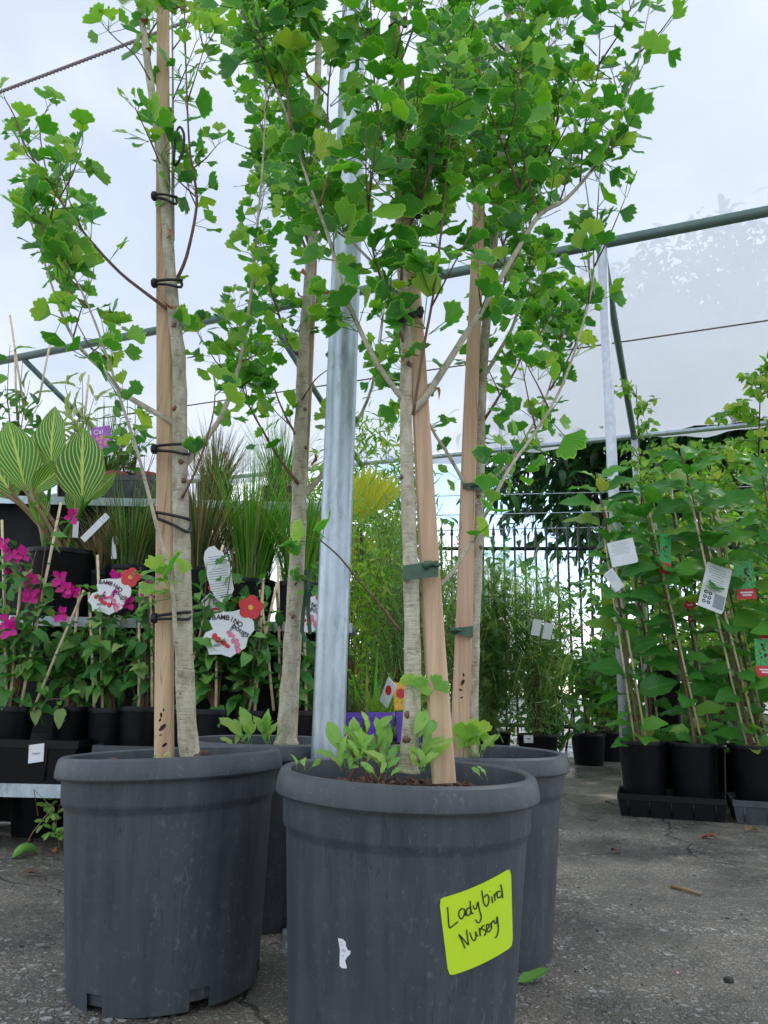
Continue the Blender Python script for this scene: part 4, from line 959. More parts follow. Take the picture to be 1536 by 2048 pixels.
# ================================================================== GENERIC NURSERY STOCK
def pot_small(parent, c, rt, h, mat='black_plastic', n=28, name='pot', soilz=None):
    c = Vector(c); rb_ = rt * 0.8
    b = MB(); b.lathe([(rb_, 0), (rb_ * 1.01, 0.004), (rt * 0.955, h - 0.022), (rt * 0.96, h - 0.020), (rt, h - 0.019), (rt * 1.005, h - 0.004), (rt * 0.99, h), (rt * 0.945, h), (rt * 0.93, h - 0.01), (rb_ * 0.98, 0.006), (0.0, 0.006)], n, c)
    o = b.build(name, mat, parent, angle=R(45))
    s = MB(); s.lathe([(0.0, h - 0.022), (rt * 0.5, h - 0.026), (rt * 0.92, h - 0.03)], 14, c); s.v = [p + Vector((0, 0, rnd.uniform(-.004, .004))) for p in s.v]; s.build('soil', 'soil', parent)
    return o
def tray(label, c, L_, W_, h, rot, mat='black_plastic', group=None, wall=0.004):
    c = Vector(c); t = thing('plant_tray', label, 'tray', c, group)
    Rm = Matrix.Rotation(rot, 3, 'Z'); tp = 0.94
    b = MB()
    def ring(x, y, z): return [c + Rm @ Vector((sx * x, sy * y, z)) for sx, sy in ((-1, -1), (1, -1), (1, 1), (-1, 1))]
    x, y = L_ / 2, W_ / 2
    R_ = [ring(x * tp, y * tp * .98, 0), ring(x * .985, y * .975, h - .03), ring(x * .99, y * .98, h - .029), ring(x, y, h - .028), ring(x, y, h), ring(x - wall * 2, y - wall * 2, h), ring(x * .975 - wall, y * .965 - wall, h - .03), ring(x * tp - wall, y * tp * .98 - wall, 0.006)]
    vs0 = [p for r0 in R_ for p in r0]; fs = [(0, 3, 2, 1)]
    for i in range(len(R_) - 1):
        for k_ in range(4): fs.append((i * 4 + k_, i * 4 + (k_ + 1) % 4, i * 4 + 4 + (k_ + 1) % 4, i * 4 + 4 + k_))
    e = (len(R_) - 1) * 4; fs.append((e, e + 1, e + 2, e + 3))
    b.add(vs0, fs); b.build('tray_body', mat, t, smooth=False)
    # ribs along the long side
    for k_ in range(5):
        q = -0.8 + 0.4 * k_; r_ = MB(); pa = c + Rm @ Vector((x * q, -y * 0.965, 0.01)); pb = c + Rm @ Vector((x * q, -y * 0.985, h - .03))
        r_.tube([pa, pb], 0.004, 5); r_.build('rib', mat, t)
    return t
def text(parent, s, mtx, size, mat, name='lettering', ext=0.0002, align='CENTER', shear=0.0, bold=0.0):
    cu = bpy.data.curves.new(name, 'FONT'); cu.body = s; cu.size = size; cu.align_x = align; cu.align_y = 'CENTER'; cu.extrude = ext; cu.shear = shear; cu.offset = bold
    tmp = bpy.data.objects.new('text_source', cu); me = bpy.data.meshes.new_from_object(tmp); bpy.data.objects.remove(tmp); bpy.data.curves.remove(cu)
    me.materials.clear(); me.materials.append(M[mat]); o = bpy.data.objects.new(name, me); COL.objects.link(o); o.parent = parent
    o.matrix_basis = Matrix.Translation(-parent_origin(parent)) @ mtx; ORG[o.name] = mtx.translation.copy(); return o
def bars(parent, mtx, w_, h_, mat, n=2):
    for i in range(n):
        y = h_ * (.5 - (i + .5) / n); ww = w_ * (1 if i == 0 else .7)
        plate(parent, mtx, [(-ww / 2, y - h_ / n * .28), (ww / 2, y - h_ / n * .28), (ww / 2, y + h_ / n * .28), (-ww / 2, y + h_ / n * .28)], 0, .0002, 'print_line', mat)
def facing(p, tilt=0.0, yaw=0.0, lean=0.0):
    """local X right, Y up, Z towards the camera side, rolled by tilt"""
    return Matrix.Translation(p) @ Matrix.Rotation(yaw, 4, 'Z') @ Matrix.Rotation(R(90) + lean, 4, 'X') @ Matrix.Rotation(tilt, 4, 'Z')
def plate(parent, mtx, outline, z0, z1, name, mat):
    b = MB(); n_ = len(outline)
    b.add([mtx @ Vector((x, y, z0)) for x, y in outline] + [mtx @ Vector((x, y, z1)) for x, y in outline],
          [tuple(range(n_ - 1, -1, -1)), tuple(range(n_, 2 * n_))] + [(i, (i + 1) % n_, n_ + (i + 1) % n_, n_ + i) for i in range(n_)])
    return b.build(name, mat, parent, smooth=False)
def disc(cx, cy, rx, ry=None, n=14, a0=0): 
    ry = ry or rx; return [(cx + rx * math.cos(2 * math.pi * k_ / n) * math.cos(a0) - ry * math.sin(2 * math.pi * k_ / n) * math.sin(a0), cy + rx * math.cos(2 * math.pi * k_ / n) * math.sin(a0) + ry * math.sin(2 * math.pi * k_ / n) * math.cos(a0)) for k_ in range(n)]

def stick(parent, a, b_, r_=0.004, mat='bamboo', name='bamboo_stake'):
    k_ = MB(); m0 = Vector(a).lerp(Vector(b_), .5) + Vector((rnd.uniform(-.003, .003), 0, 0)); k_.tube([a, m0, b_], [r_, r_ * .96, r_ * .9], 7); return k_.build(name, mat, parent)
def twist_tie(parent, p, r_=0.007, name='twist_tie'):
    k_ = MB(); k_.lathe([(r_, -.003), (r_ * 1.1, 0), (r_, .003)], 8, p); return k_.build(name, 'teal_tie', parent)

# ================================================================== LEFT BENCH (three tiers)
bench = thing('tiered_bench', 'three tier galvanised plant bench carrying the flowering pots and grasses', 'bench', (-1.2, 3.0, 0))
def shelf(z, y0, y1, x0, x1, lip=0.045):
    k_ = MB(); k_.box(((x0 + x1) / 2, (y0 + y1) / 2, z - 0.006), (x1 - x0, y1 - y0, 0.012)); k_.build('shelf', 'galv', bench, smooth=False)
    k_ = MB(); k_.box(((x0 + x1) / 2, y0 - 0.0035, z - lip / 2 + 0.004), (x1 - x0, 0.006, lip)); k_.build('shelf_edge', 'galv', bench, smooth=False)
T1, T2, T3 = 0.222, 0.84, 1.47
shelf(T1, 2.86, 3.42, -2.6, 0.16); shelf(T2, 3.22, 3.75, -2.6, -0.12, 0.04); shelf(T3, 3.70, 4.25, -2.6, -0.3, 0.04)
for x in (-2.5, -1.0, 0.1):
    for y, z in ((2.95, T1), (3.36, T2 if x < 0 else T1), (3.7, T2 if x < 0 else T1), (4.2, T3 if x < 0 else T1)):
        if x > 0 and y > 3.5: continue
        k_ = MB(); k_.box((x, y, (z - 0.014) / 2), (0.04, 0.04, z - 0.014)); k_.build('leg', 'galv', bench, smooth=False)
for x0, x1, y, z0, z1 in ((-2.6, -.14, 3.435, T1, T2 - .013), (-2.6, -.9, 3.765, T2, T3 - .013), (-2.6, .16, 3.42, .005, T1 - .02)):  # black sheets added to make the gaps behind and under the shelves dark
    k_ = MB(); nn = 60; vs0 = []
    for i in range(nn + 1):
        x = x0 + (x1 - x0) * i / nn; dy_ = .012 * math.sin(x * 19) + .006 * math.sin(x * 47); vs0 += [(x, y + dy_ * .3, z1), (x, y + dy_, z0)]
    k_.add(vs0, [(2 * i, 2 * i + 1, 2 * i + 3, 2 * i + 2) for i in range(nn)]); k_.build('added_dark_backing', 'backing_black', bench)
tray('black tray with a white square sticker at the open end of the bench', (-1.63, 3.08, T1 + .001), 1.12, 0.40, 0.150, R(-1))
lt = thing('price_label', 'blank-looking white label stuck on the front of the bench tray', 'label', P(72, 1507, 2.868))
plate(lt, facing(P(72, 1507, 2.872), R(4)), [(-.026, -.033), (.028, -.028), (.028, .034), (-.026, .030)], 0, .001, 'paper', 'tag_white'); text(lt, 'Ladybird', facing(P(72, 1507, 2.869), R(4)), .008, 'tag_print')
tray('long black tray under the potted bougainvilleas beneath the first ginkgo', (-0.645, 3.10, T1 + .001), 0.78, 0.40, 0.135, R(1), 'grey_plastic')
tray('black tray holding the last bougainvilleas behind the steel post', (-0.115, 3.14, T1 + .001), 0.26, 0.36, 0.13, R(0))
# dark pots stored under the bench
for i, (x, y) in enumerate(((-1.62, 3.05), (-1.33, 3.22), (-1.05, 3.12), (-1.9, 3.3))):
    t = thing('empty_pot', ['empty black pot under the bench beside the bench weed', 'empty black pot set back behind the others under the bench', 'empty black pot under the bench nearest the big grey pots', 'empty black pot at the outer end under the bench'][i], 'pot', (x, y, 0), 'empty pots under the bench'); pot_small(t, (x, y, 0), 0.115, 0.17)

# ---- bougainvilleas
BO = [t_ovate(1, 0.62, 6, 0.35, 0.5, 0.38, pet=0.28, seed=i, wav=0.2) for i in range(4)]; BOM = [mesh_of('bougainvillea_blade', t, 'bougainvillea_leaf') for t in BO]
BR = [t_ovate(1, 0.78, 5, 0.35, -0.3, 0.45, pet=0.08, seed=i, wav=0.25) for i in range(3)]; BRM = [mesh_of('bract_blade', t, 'magenta_bract') for t in BR]
def boug(label, px, rim_y, Y, stakes, shoots, flowers=(), nleaf=60, rt=0.083, h=0.165, lsize=0.078, seed=0):
    r_ = random.Random(seed); top = P(px, rim_y, Y); c = Vector((top.x, top.y, max(T1 + 0.008, top.z - h)))
    h = top.z - c.z
    t = thing('potted_bougainvillea', label, 'potted plant', c, 'bougainvilleas on the bench'); pot_small(t, c, rt, h)
    base = c + Vector((0, 0, h - .03))
    for (x0, y0, x1, y1) in stakes:
        a, b_ = P(x0, y0, Y - .03), P(x1, y1, Y - .01); a = a + (a - b_).normalized() * 0.04
        s_ = stick(t, a, b_, 0.0058); 
        for q in (.45, .7): twist_tie(t, a.lerp(b_, q))
    paths = []
    for (x1, y1, yo) in shoots:
        e = P(x1, y1, Y + yo); mid = base.lerp(e, .5) + Vector((r_.uniform(-.03, .03), r_.uniform(-.03, .03), .03))
        pth = smooth_path([base + Vector((r_.uniform(-.02, .02), r_.uniform(-.02, .02), 0)), base.lerp(mid, .6), mid, e], 4); paths.append(pth)
        k_ = MB(); k_.tube(pth, [0.004 - 0.0026 * i / (len(pth) - 1) for i in range(len(pth))], 6); k_.build('stem', 'thin_bark', t)
    for i in range(int(nleaf * 1.8)):
        pth = r_.choice(paths); q = r_.uniform(.12, 1.0) ** .8; j = min(len(pth) - 2, int(q * (len(pth) - 1))); p = pth[j].lerp(pth[j + 1], r_.random())
        out = rv(r_); d = (out + Vector((0, -.35, .1))).normalized(); nr = Vector((r_.gauss(0, .4), -.5 + r_.gauss(0, .3), 1))
        p = p + Vector((r_.gauss(0, .018), r_.gauss(0, .018), r_.gauss(0, .012)))
        leaf_obj(r_.choice(BOM), frame(p, d, nr, lsize * r_.uniform(.6, 1.2) * (1.1 - .35 * q)), t)
    for (fx, fy, yo) in flowers:
        p = P(fx, fy, Y + yo)
        k_ = MB(); near = min((q for pth in paths for q in pth), key=lambda q: (q - p).length); k_.tube([near, near.lerp(p, .5) + Vector((0, 0, .01)), p], 0.0014, 5); k_.build('flower_stalk', 'thin_bark', t)
        for i in range(4):
            a = i * 1.7 + r_.uniform(0, 1); d = Vector((math.cos(a), -.25, math.sin(a))).normalized()
            leaf_obj(r_.choice(BRM), frame(p, d, Vector((r_.gauss(0, .3), -1, .2)), r_.uniform(.030, .044)), t, 'bract')
    return t
sh = lambda cx, y0, y1, n, sp=60, s=1: [(cx + random.Random(s * 31 + i).uniform(-sp, sp), random.Random(s * 77 + i).uniform(y0, y0 + (y1 - y0) * .6), random.Random(s * 5 + i).uniform(-.12, .12)) for i in range(n)]
boug('bougainvillea covered in magenta flowers at the open end of the bench', 28, 1412, 3.02, [(42, 1412, 122, 1005), (12, 1405, 4, 1040), (75, 1400, 168, 1180), (20, 1410, 42, 1160)], sh(60, 1080, 1330, 9, 90, 1) + [(100, 1010, -.05), (140, 1400, -.1)],
     [(145, 1035, -.04), (8, 1085, -.03), (22, 1108, -.05), (48, 1112, -.06), (28, 1135, -.05), (62, 1160, -.06), (66, 1185, -.06), (62, 1195, -.07), (120, 1155, -.05), (132, 1178, -.06), (148, 1185, -.05), (125, 1228, -.07), (20, 1260, -.08), (18, 1240, -.06)], 105, seed=1)
boug('leafy bougainvillea between the magenta-flowered pot and the tagged pot', 150, 1412, 3.14, [(135, 1405, 160, 1170)], sh(150, 1210, 1380, 8, 70, 2), [], 70, seed=2)
boug('bougainvillea bearing a round picture tag with a red flower, few magenta blooms', 222, 1415, 3.06, [(205, 1415, 195, 1110), (188, 1410, 178, 1185)], sh(215, 1130, 1380, 9, 60, 3), [(232, 1160, -.08), (258, 1165, -.06), (222, 1180, -.09), (240, 1200, -.09), (258, 1207, -.08), (296, 1185, -.02)], 75, seed=3)
boug('bougainvillea with one straight cane just beside the upright timber stake', 285, 1412, 3.02, [(278, 1412, 280, 1165), (304, 1400, 300, 1180)], sh(290, 1130, 1380, 9, 55, 4), [(300, 1180, -.04)], 75, seed=4)
boug('bougainvillea with glossy dark leaves behind the pale ginkgo trunk', 366, 1418, 3.10, [(386, 1400, 380, 1150)], sh(375, 1150, 1380, 8, 50, 5), [], 70, seed=5)
boug('bougainvillea with the long white tag turned backwards', 428, 1418, 3.02, [(392, 1300, 446, 1090), (432, 1415, 436, 1260)], sh(430, 1090, 1390, 9, 55, 6), [], 75, seed=6)
boug('bougainvillea with the largest picture tag hanging in front', 497, 1420, 3.05, [(510, 1415, 527, 1150), (500, 1410, 560, 1140), (545, 1400, 520, 1180)], sh(505, 1150, 1390, 10, 50, 7), [], 85, seed=7)
boug('bougainvillea squeezed between slender ginkgo trunk and steel post', 590, 1420, 3.08, [(560, 1410, 556, 1130), (612, 1400, 608, 1150)], sh(595, 1180, 1390, 9, 45, 8), [], 70, seed=8)
boug('small bougainvillea half hidden behind the round steel post', 648, 1422, 3.2, [], sh(645, 1230, 1390, 6, 40, 9), [], 40, seed=9)

# ---- picture tags
def bougs_tag(label, px, py, Y, s, tilt, yaw=0.0, back=False):
    p = P(px, py, Y); mtx = facing(p, tilt, yaw) @ Matrix.Scale(s, 4)
    t = thing('plant_tag', label, 'plant tag', p, 'picture tags on the bougainvilleas')
    if back:
        out = [(-.25, .98), (-.05, 1.0), (.05, .85), (.22, .75), (.28, .5), (.42, .2), (.45, -.2), (.48, -.6), (.3, -.92), (.05, -1.0), (-.15, -.85), (-.3, -.5), (-.38, -.1), (-.42, .3), (-.46, .6), (-.4, .85)]
        plate(t, mtx, out, 0, .02, 'tag_board', 'tag_white')
        k_ = MB()
        for i in range(17):
            y = .62 - i * .085 - (.1 if i > 3 else 0); w_ = (.25 if i < 2 else .33) * (1 if i % 5 != 4 else .6); x0 = -.06 + .14 * (i / 16)
            k_.box(mtx @ Vector((x0, y, .023)), (w_ * 2 * s, .002 * .3, .022 * s), (mtx.to_3x3().normalized()) @ Matrix.Rotation(R(-90), 3, 'X'))
        k_.build('print', 'tag_grey', t, smooth=False); bars(t, mtx @ Matrix.Translation((.12, -.78, .024)), .3, .12, 'tag_print'); return t
    out = [(-.62, .42), (-.3, .55), (.0, .62), (.3, .75), (.62, .62), (.82, .35), (.88, .1), (.72, -.2), (.7, -.55), (.45, -.75), (.25, -.95), (-.1, -.9), (-.5, -.98), (-.62, -.75), (-.86, -.6), (-.78, -.25), (-.55, -.1), (-.72, .15)]
    plate(t, mtx, out, 0, .012, 'tag_board', 'tag_white')
    fl = (.60, .86)
    for i in range(5):
        a = i * 1.2566 + .3; plate(t, mtx, disc(fl[0] + .24 * math.cos(a), fl[1] + .24 * math.sin(a), .22, .20, 12), .013 + i * .0012, .02 + i * .0012, 'petal_print', 'tag_red')
    plate(t, mtx, disc(*fl, .09, .09), .0272, .030, 'petal_print', 'tag_yellow')
    r_ = random.Random(int(px))
    for i in range(15):
        q = i / 14; x, y = (-.55 + q * .75, -.30 - .28 * q) if i % 2 else (.05 + q * .45, -.12 - .5 * q)
        plate(t, mtx, disc(x + r_.uniform(-.06, .06), y + r_.uniform(-.06, .06), r_.uniform(.07, .12), None, 8), .013 + i * .0006, .0135 + i * .0006, 'berry_print', 'tag_red' if i % 2 else 'tag_pink')
    for (x, y, a0) in ((-.3, -.62, .3), (.1, .05, 1.2), (.4, -.62, 2.2)): plate(t, mtx, disc(x, y, .16, .06, 10, a0), .0128, .0132, 'leaf_print', 'tag_grey')
    # lettering along a gentle arc
    for i, ch in enumerate('BAMBINO'):
        q = i / 6; x = -.60 + q * .95; y = .30 + .15 * math.sin(q * 2.6) - .16 * q
        text(t, ch, mtx @ Matrix.Translation((x, y, .0302)) @ Matrix.Rotation(R(14 - 36 * q), 4, 'Z'), .24, 'tag_print', bold=.006)
    text(t, 'bougs', mtx @ Matrix.Translation((.42, .02, .0302)) @ Matrix.Rotation(R(-22), 4, 'Z'), .29, 'tag_print', bold=.004)
    return t
bougs_tag('largest white picture tag with a red flower, lettered BAMBINO bougs, fully facing out', 458, 1258, 2.93, .108, R(-8))
bougs_tag('round picture tag lettered BAMBINO bougs among magenta blooms', 222, 1185, 2.96, .088, R(-14))
bougs_tag('picture tag lettered BAMBINO bougs between the slender trunk and steel post', 616, 1222, 2.98, .088, R(-6))
bougs_tag('long white tag turned to its small printed back', 437, 1148, 2.95, .112, R(9), back=True)
bougs_tag('dark picture tag peeping out behind the printed-back tag', 425, 1205, 3.0, .06, R(30))

# ---- tier 2: canna and grasses
CT = [t_ovate(1, w_, 14, f_, c_, .45, pet=0.0, across=3, seed=i, wav=.06, twist=tw) for i, (w_, f_, c_, tw) in enumerate(((.52, .25, .2, 0), (.62, .2, .15, .2), (.45, .4, .5, -.3)))]
CTM = [mesh_of('canna_blade', t, 'canna_leaf') for t in CT]
cp = P(97, 1075, 3.20); cb = Vector((cp.x, 3.40, T2 + .001))
can = thing('potted_canna', 'canna with large yellow-striped leaves in a wide black pot', 'potted plant', cb)
pot_small(can, cb, 0.175, 0.30)
for (x0, y0, x1, y1, yo, ti, nx) in ((52, 985, 18, 838, -.16, 0, .5), (103, 935, 104, 812, -.12, 1, -.2), (165, 1010, 163, 855, -.18, 1, .1), (66, 985, 140, 915, -.14, 2, .4), (180, 1000, 228, 945, -.05, 0, .2), (60, 985, 92, 850, .02, 0, .3),
                                 (150, 1030, 150, 960, -.02, 0, 0), (30, 1000, -30, 900, 0, 1, .3), (80, 1050, 70, 960, -.1, 2, .6), (20, 980, 45, 960, .0, 2, .6), (5, 985, -40, 985, -.1, 2, .5)):
    a = P(x0, y0, 3.4 + yo); e = P(x1, y1, 3.4 + yo * 1.2); ln = (e - a).length
    leaf_obj(CTM[ti], frame(a, e - a, Vector((nx, -1, .25)), ln * 1.02), can)
    k_ = MB(); f0 = cb + Vector((rnd.uniform(-.09, .09), rnd.uniform(-.06, .02), .27)); k_.tube(smooth_path([f0, f0.lerp(a, .5) + Vector((0, 0, .02)), a, a.lerp(e, .12)], 3), [.012, .011, .010, .009, .008, .007, .006, .005, .004, .003][:10], 7); k_.build('stem', 'straw' if rnd.random() < .5 else 'lime_grass', can)
for (x0, y0, x1, y1, w_) in ((165, 1080, 215, 1030, 14), (150, 1075, 152, 1042, 12)):
    t = thing('blank_plant_marker', 'long blank white plant marker stuck in the canna pot' if w_ == 14 else 'short white marker stuck upright beside a canna stem', 'plant marker', P(x0, y0, 3.22)); a, e = P(x0, y0, 3.22), P(x1, y1, 3.20); d = (e - a); q = d.normalized(); sd = Vector((-q.z, 0, q.x)) * pw(w_, 3.2) / 2
    k_ = MB(); k_.add([a - sd, a + sd, e + sd, e - sd, a - sd + Vector((0, .002, 0)), a + sd + Vector((0, .002, 0)), e + sd + Vector((0, .002, 0)), e - sd + Vector((0, .002, 0))], [(0, 1, 2, 3), (7, 6, 5, 4), (0, 4, 5, 1), (1, 5, 6, 2), (2, 6, 7, 3), (3, 7, 4, 0)]); k_.build('marker_strip', 'tag_white', t, smooth=False)

GB = [t_blade(1, .016, 5, c_) for c_ in (.15, .35, .6, .9)]
def grass(label, px, py, Y, z, rt, h, n_, hgt, spread, mat, mat2=None, frac=0.0, group='potted grasses', width=1.0, pmat='black_plastic'):
    p = P(px, py, Y); c = Vector((p.x, p.y, z)); h = h if h else max(.1, p.z - z)
    t = thing('potted_grass', label, 'potted grass', c, group); pot_small(t, c, rt, h, pmat)
    for mt, m0 in ((mat, int(n_ * (1 - frac))), (mat2, int(n_ * frac))):
        if not mt or not m0: continue
        it = []
        for _ in range(m0):
            a = rnd.uniform(0, 6.283); r0 = rt * .75 * math.sqrt(rnd.random()); q = c + Vector((r0 * math.cos(a), r0 * math.sin(a), h - .03))
            d = Vector((math.cos(a) * spread * rnd.uniform(0, 1.4) + rnd.gauss(0, .05), math.sin(a) * spread * rnd.uniform(0, 1.2) + rnd.gauss(0, .05), 1))
            s = hgt * rnd.uniform(.45, 1.1); sc = Matrix.Diagonal((width / max(s, .2) * .3, 1, 1, 1))
            it.append((rnd.choice(GB), frame(q, d, Vector((-math.cos(a), -math.sin(a), .2)) * (-1 if rnd.random() < .85 else 1), s) @ sc))
        joined('grass_blades', it, mt, t)
    return t
grass('dark green tussock grass in black pot behind the upright stake', 262, 1135, 3.38, T2 + .001, .105, .24, 420, .46, .32, 'dark_grass', 'lime_grass', .25)
grass('brownish wispy grass leaning out behind the pale trunk', 395, 1140, 3.40, T2 + .001, .11, .24, 520, .62, .42, 'dark_grass', 'straw', .3)
grass('tall bright green upright grass on the bench by the slender trunk', 500, 1170, 3.44, T2 + .001, .115, .20, 620, .66, .16, 'lime_grass', 'straw', .12)
grass('bright green grass clump against the steel post', 598, 1180, 3.42, T2 + .001, .11, .19, 560, .60, .18, 'lime_grass', 'straw', .1)
grass('small straw-tipped grass at the canna pot edge', 205, 1140, 3.42, T2 + .001, .09, .22, 260, .36, .4, 'dark_grass', 'straw', .5)
t = thing('blank_plant_marker', 'white marker strip standing in the tussock grass pot', 'plant marker', P(230, 1120, 3.30)); plate(t, facing(P(229, 1095, 3.30), R(3)), [(-.011, -.05), (.011, -.05), (.011, .05), (-.011, .05)], 0, .002, 'marker_strip', 'tag_white')

# ---- tier 3
OV = [t_ovate(1, .5, 7, .3, .5, .4, pet=.15, seed=i, wav=.15) for i in range(4)]
OVM = {k_: [mesh_of(k_ + '_blade', t, k_) for t in OV] for k_ in ('mid_leaf', 'sapling_leaf', 'light_leaf', 'dark_leaf', 'cream_leaf')}
def leafy_pot(label, px, py, Y, z, rt, h, tips, mat, lsize, n_, pmat='black_plastic', stakes=(), name='potted_climber', cat='potted plant', group=None, narrow=1.0, spr=.03):
    p = P(px, py, Y); c = Vector((p.x, p.y, z)); t = thing(name, label, cat, c, group)
    pot_small(t, c, rt, h, pmat); base = c + Vector((0, 0, h - .03)); paths = []
    for (x, y, yo) in tips:
        e = P(x, y, Y + yo); pth = smooth_path([base, base.lerp(e, .5) + Vector((rnd.gauss(0, .02), rnd.gauss(0, .02), .02)), e], 5); paths.append(pth)
        k_ = MB(); k_.tube(pth, [.004 - .0025 * i / (len(pth) - 1) for i in range(len(pth))], 6); k_.build('stem', 'thin_bark', t)
    for (x0, y0, x1, y1) in stakes: stick(t, P(x0, y0, Y), P(x1, y1, Y), .006)
    for _ in range(n_):
        pth = rnd.choice(paths); q = rnd.uniform(.15, 1); j = min(len(pth) - 2, int(q * (len(pth) - 1))); p0 = pth[j].lerp(pth[j + 1], rnd.random())
        d = (rv() + Vector((0, -.3, .15))).normalized()
        leaf_obj(rnd.choice(OVM[mat]), frame(p0 + rv() * spr * .5, d, Vector((rnd.gauss(0, .4), -.6, 1)), lsize * rnd.uniform(.6, 1.2)) @ Matrix.Diagonal((narrow, 1, 1, 1)), t)
    return t
leafy_pot('broad-leaved climber on thin canes in a pot on the top tier', 40, 900, 3.85, T3 + .001, .11, .2, [(20, 690, 0), (45, 720, -.05), (60, 760, .05), (10, 770, -.1), (85, 800, -.05), (-20, 800, .0)], 'mid_leaf', .105, 46, stakes=[(52, 840, 20, 630), (78, 800, 100, 688), (35, 840, 30, 700)], group='plants on the top tier')
leafy_pot('cream and green variegated plant on the top tier', 160, 900, 3.9, T3 + .001, .1, .18, [(130, 770, -.05), (165, 760, 0), (190, 790, .05), (150, 800, -.1), (180, 830, -.08)], 'cream_leaf', .13, 60, stakes=[(165, 860, 178, 750)], group='plants on the top tier', narrow=.5)
leafy_pot('loose green shrub on the top tier behind the timber stake', 255, 930, 4.0, T3 + .001, .1, .2, [(230, 780, 0), (270, 800, -.05), (300, 820, .05), (240, 840, -.1), (290, 870, -.05)], 'mid_leaf', .07, 60, group='plants on the top tier')
grass('green rush-like plant standing on the top tier', 215, 900, 4.05, T3 + .001, .1, .18, 220, .5, .45, 'dark_grass', 'lime_grass', .5)
grass('reddish seed-headed grass on the top tier behind the trunk', 430, 960, 4.0, T3 + .001, .1, .16, 260, .42, .5, 'straw', 'dark_grass', .5)
grass('tall fine rush on the top tier against the canopy', 560, 960, 4.05, T3 + .001, .1, .16, 240, .5, .3, 'lime_grass', 'dark_grass', .3)
for px, py, lb, mt, rt in ((238, 905, 'small terracotta-red pot standing inside a black tray on the top tier', 'red_plastic', .055), (300, 905, 'second small terracotta-red pot beside the timber stake', 'red_plastic', .055)):
    p = P(px, py, 3.80); t = thing('red_pot', lb, 'pot', Vector((p.x, p.y, T3 + .045))); pot_small(t, Vector((p.x, p.y, T3 + .045)), rt, .115, mt)
    for i in range(4): stick(t, Vector((p.x + rnd.uniform(-.02, .02), p.y, T3 + .14)), Vector((p.x + rnd.uniform(-.08, .08), p.y + rnd.uniform(-.03, .03), T3 + .14 + rnd.uniform(.08, .2))), .0018, 'thin_bark', 'stem')
q = P(245, 950, 3.78); tray('shallow dark grey tray with red pots on the top tier', (q.x, 3.84, T3 + .001), .36, .24, .13, 0, 'grey_plastic')
for px, lb in ((10, 'grey pot with a white name label on the top tier'), ):
    p = P(px, 960, 3.74); t = thing('grey_pot', lb, 'pot', Vector((p.x, 3.86, T3 + .001))); pot_small(t, Vector((p.x, 3.86, T3 + .001)), .115, .16, 'grey_plastic')
    k_ = facing(P(11, 955, 3.735), R(2)); plate(t, k_, [(-.024, -.032), (.024, -.032), (.024, .03), (-.024, .03)], 0, .001, 'paper_label', 'tag_white'); text(t, 'Ladybird', k_ @ Matrix.Translation((0, .012, .0013)), .011, 'tag_grey')
p = P(204, 885, 3.72); t = thing('plant_tag', 'purple picture tag with white lettering standing in the red pot tray', 'plant tag', p); k_ = facing(p, R(12))
plate(t, k_, [(-.05, -.06), (.05, -.06), (.05, .085), (-.05, .085)], 0, .002, 'tag_board', 'tag_purple'); plate(t, k_, [(-.05, -.075), (.05, -.075), (.05, -.06), (-.05, -.06)], 0, .002, 'tag_foot', 'tag_white'); text(t, 'Cal', k_ @ Matrix.Translation((-.012, .058, .0024)), .036, 'tag_white')
for i in range(9): plate(t, k_, disc(-.02 + .06 * rnd.random(), -.03 + .07 * rnd.random(), .010, .010, 9), .0022 + i * .0001, .0023 + i * .0001, 'flower_print', 'tag_pink')
# weed at the bench foot, bent wire, pod
wb = G(122, 1700); t = thing('weed_plant', 'small bright green weed growing at the bench foot beside the big pot', 'weed', wb)
st = smooth_path([wb, P(112, 1650, wb.y), P(120, 1610, wb.y), P(128, 1580, wb.y)], 4); k_ = MB(); k_.tube(st, .002, 6); k_.build('stem', 'thin_bark', t)
for x, y in ((98, 1612), (110, 1630), (92, 1645), (105, 1660), (118, 1680), (115, 1600), (122, 1590), (100, 1625), (108, 1672)):
    p = P(x, y, wb.y - .02); near = min(st, key=lambda q: (q - p).length); k_ = MB(); k_.tube([near, p], .0012, 5); k_.build('twig', 'thin_bark', t)
    for i in range(4): leaf_obj(rnd.choice(WM), frame(near.lerp(p, .4 + .2 * i), Vector((rnd.uniform(-1, 1), -.3, rnd.uniform(-.3, .8))), Vector((0, -.8, .6)), .034), t)
wr = thing('bent_wire', 'thin bent dry stalk poking out under the bench shelf', 'stalk', G(40, 1712)); k_ = MB(); k_.tube([G(40, 1712), P(66, 1664, 2.8), P(105, 1615, 2.8), P(68, 1580, 2.8), P(76, 1632, 2.8)], .0022, 5); k_.build('stalk', 'straw', wr)
pd = thing('seed_pod', 'green curved seed pod lying on the concrete under the bench', 'seed pod', G(48, 1712)); a, e = G(26, 1716, .004), G(73, 1705, .004); k_ = MB(); k_.tube(smooth_path([a, a.lerp(e, .3) + Vector((0, 0, .022)), a.lerp(e, .7) + Vector((0, 0, .02)), e], 4), [.003, .008, .012, .014, .015, .016, .016, .015, .014, .012, .009, .006, .002], 10); k_.build('pod', 'green_leaf_litter', pd)
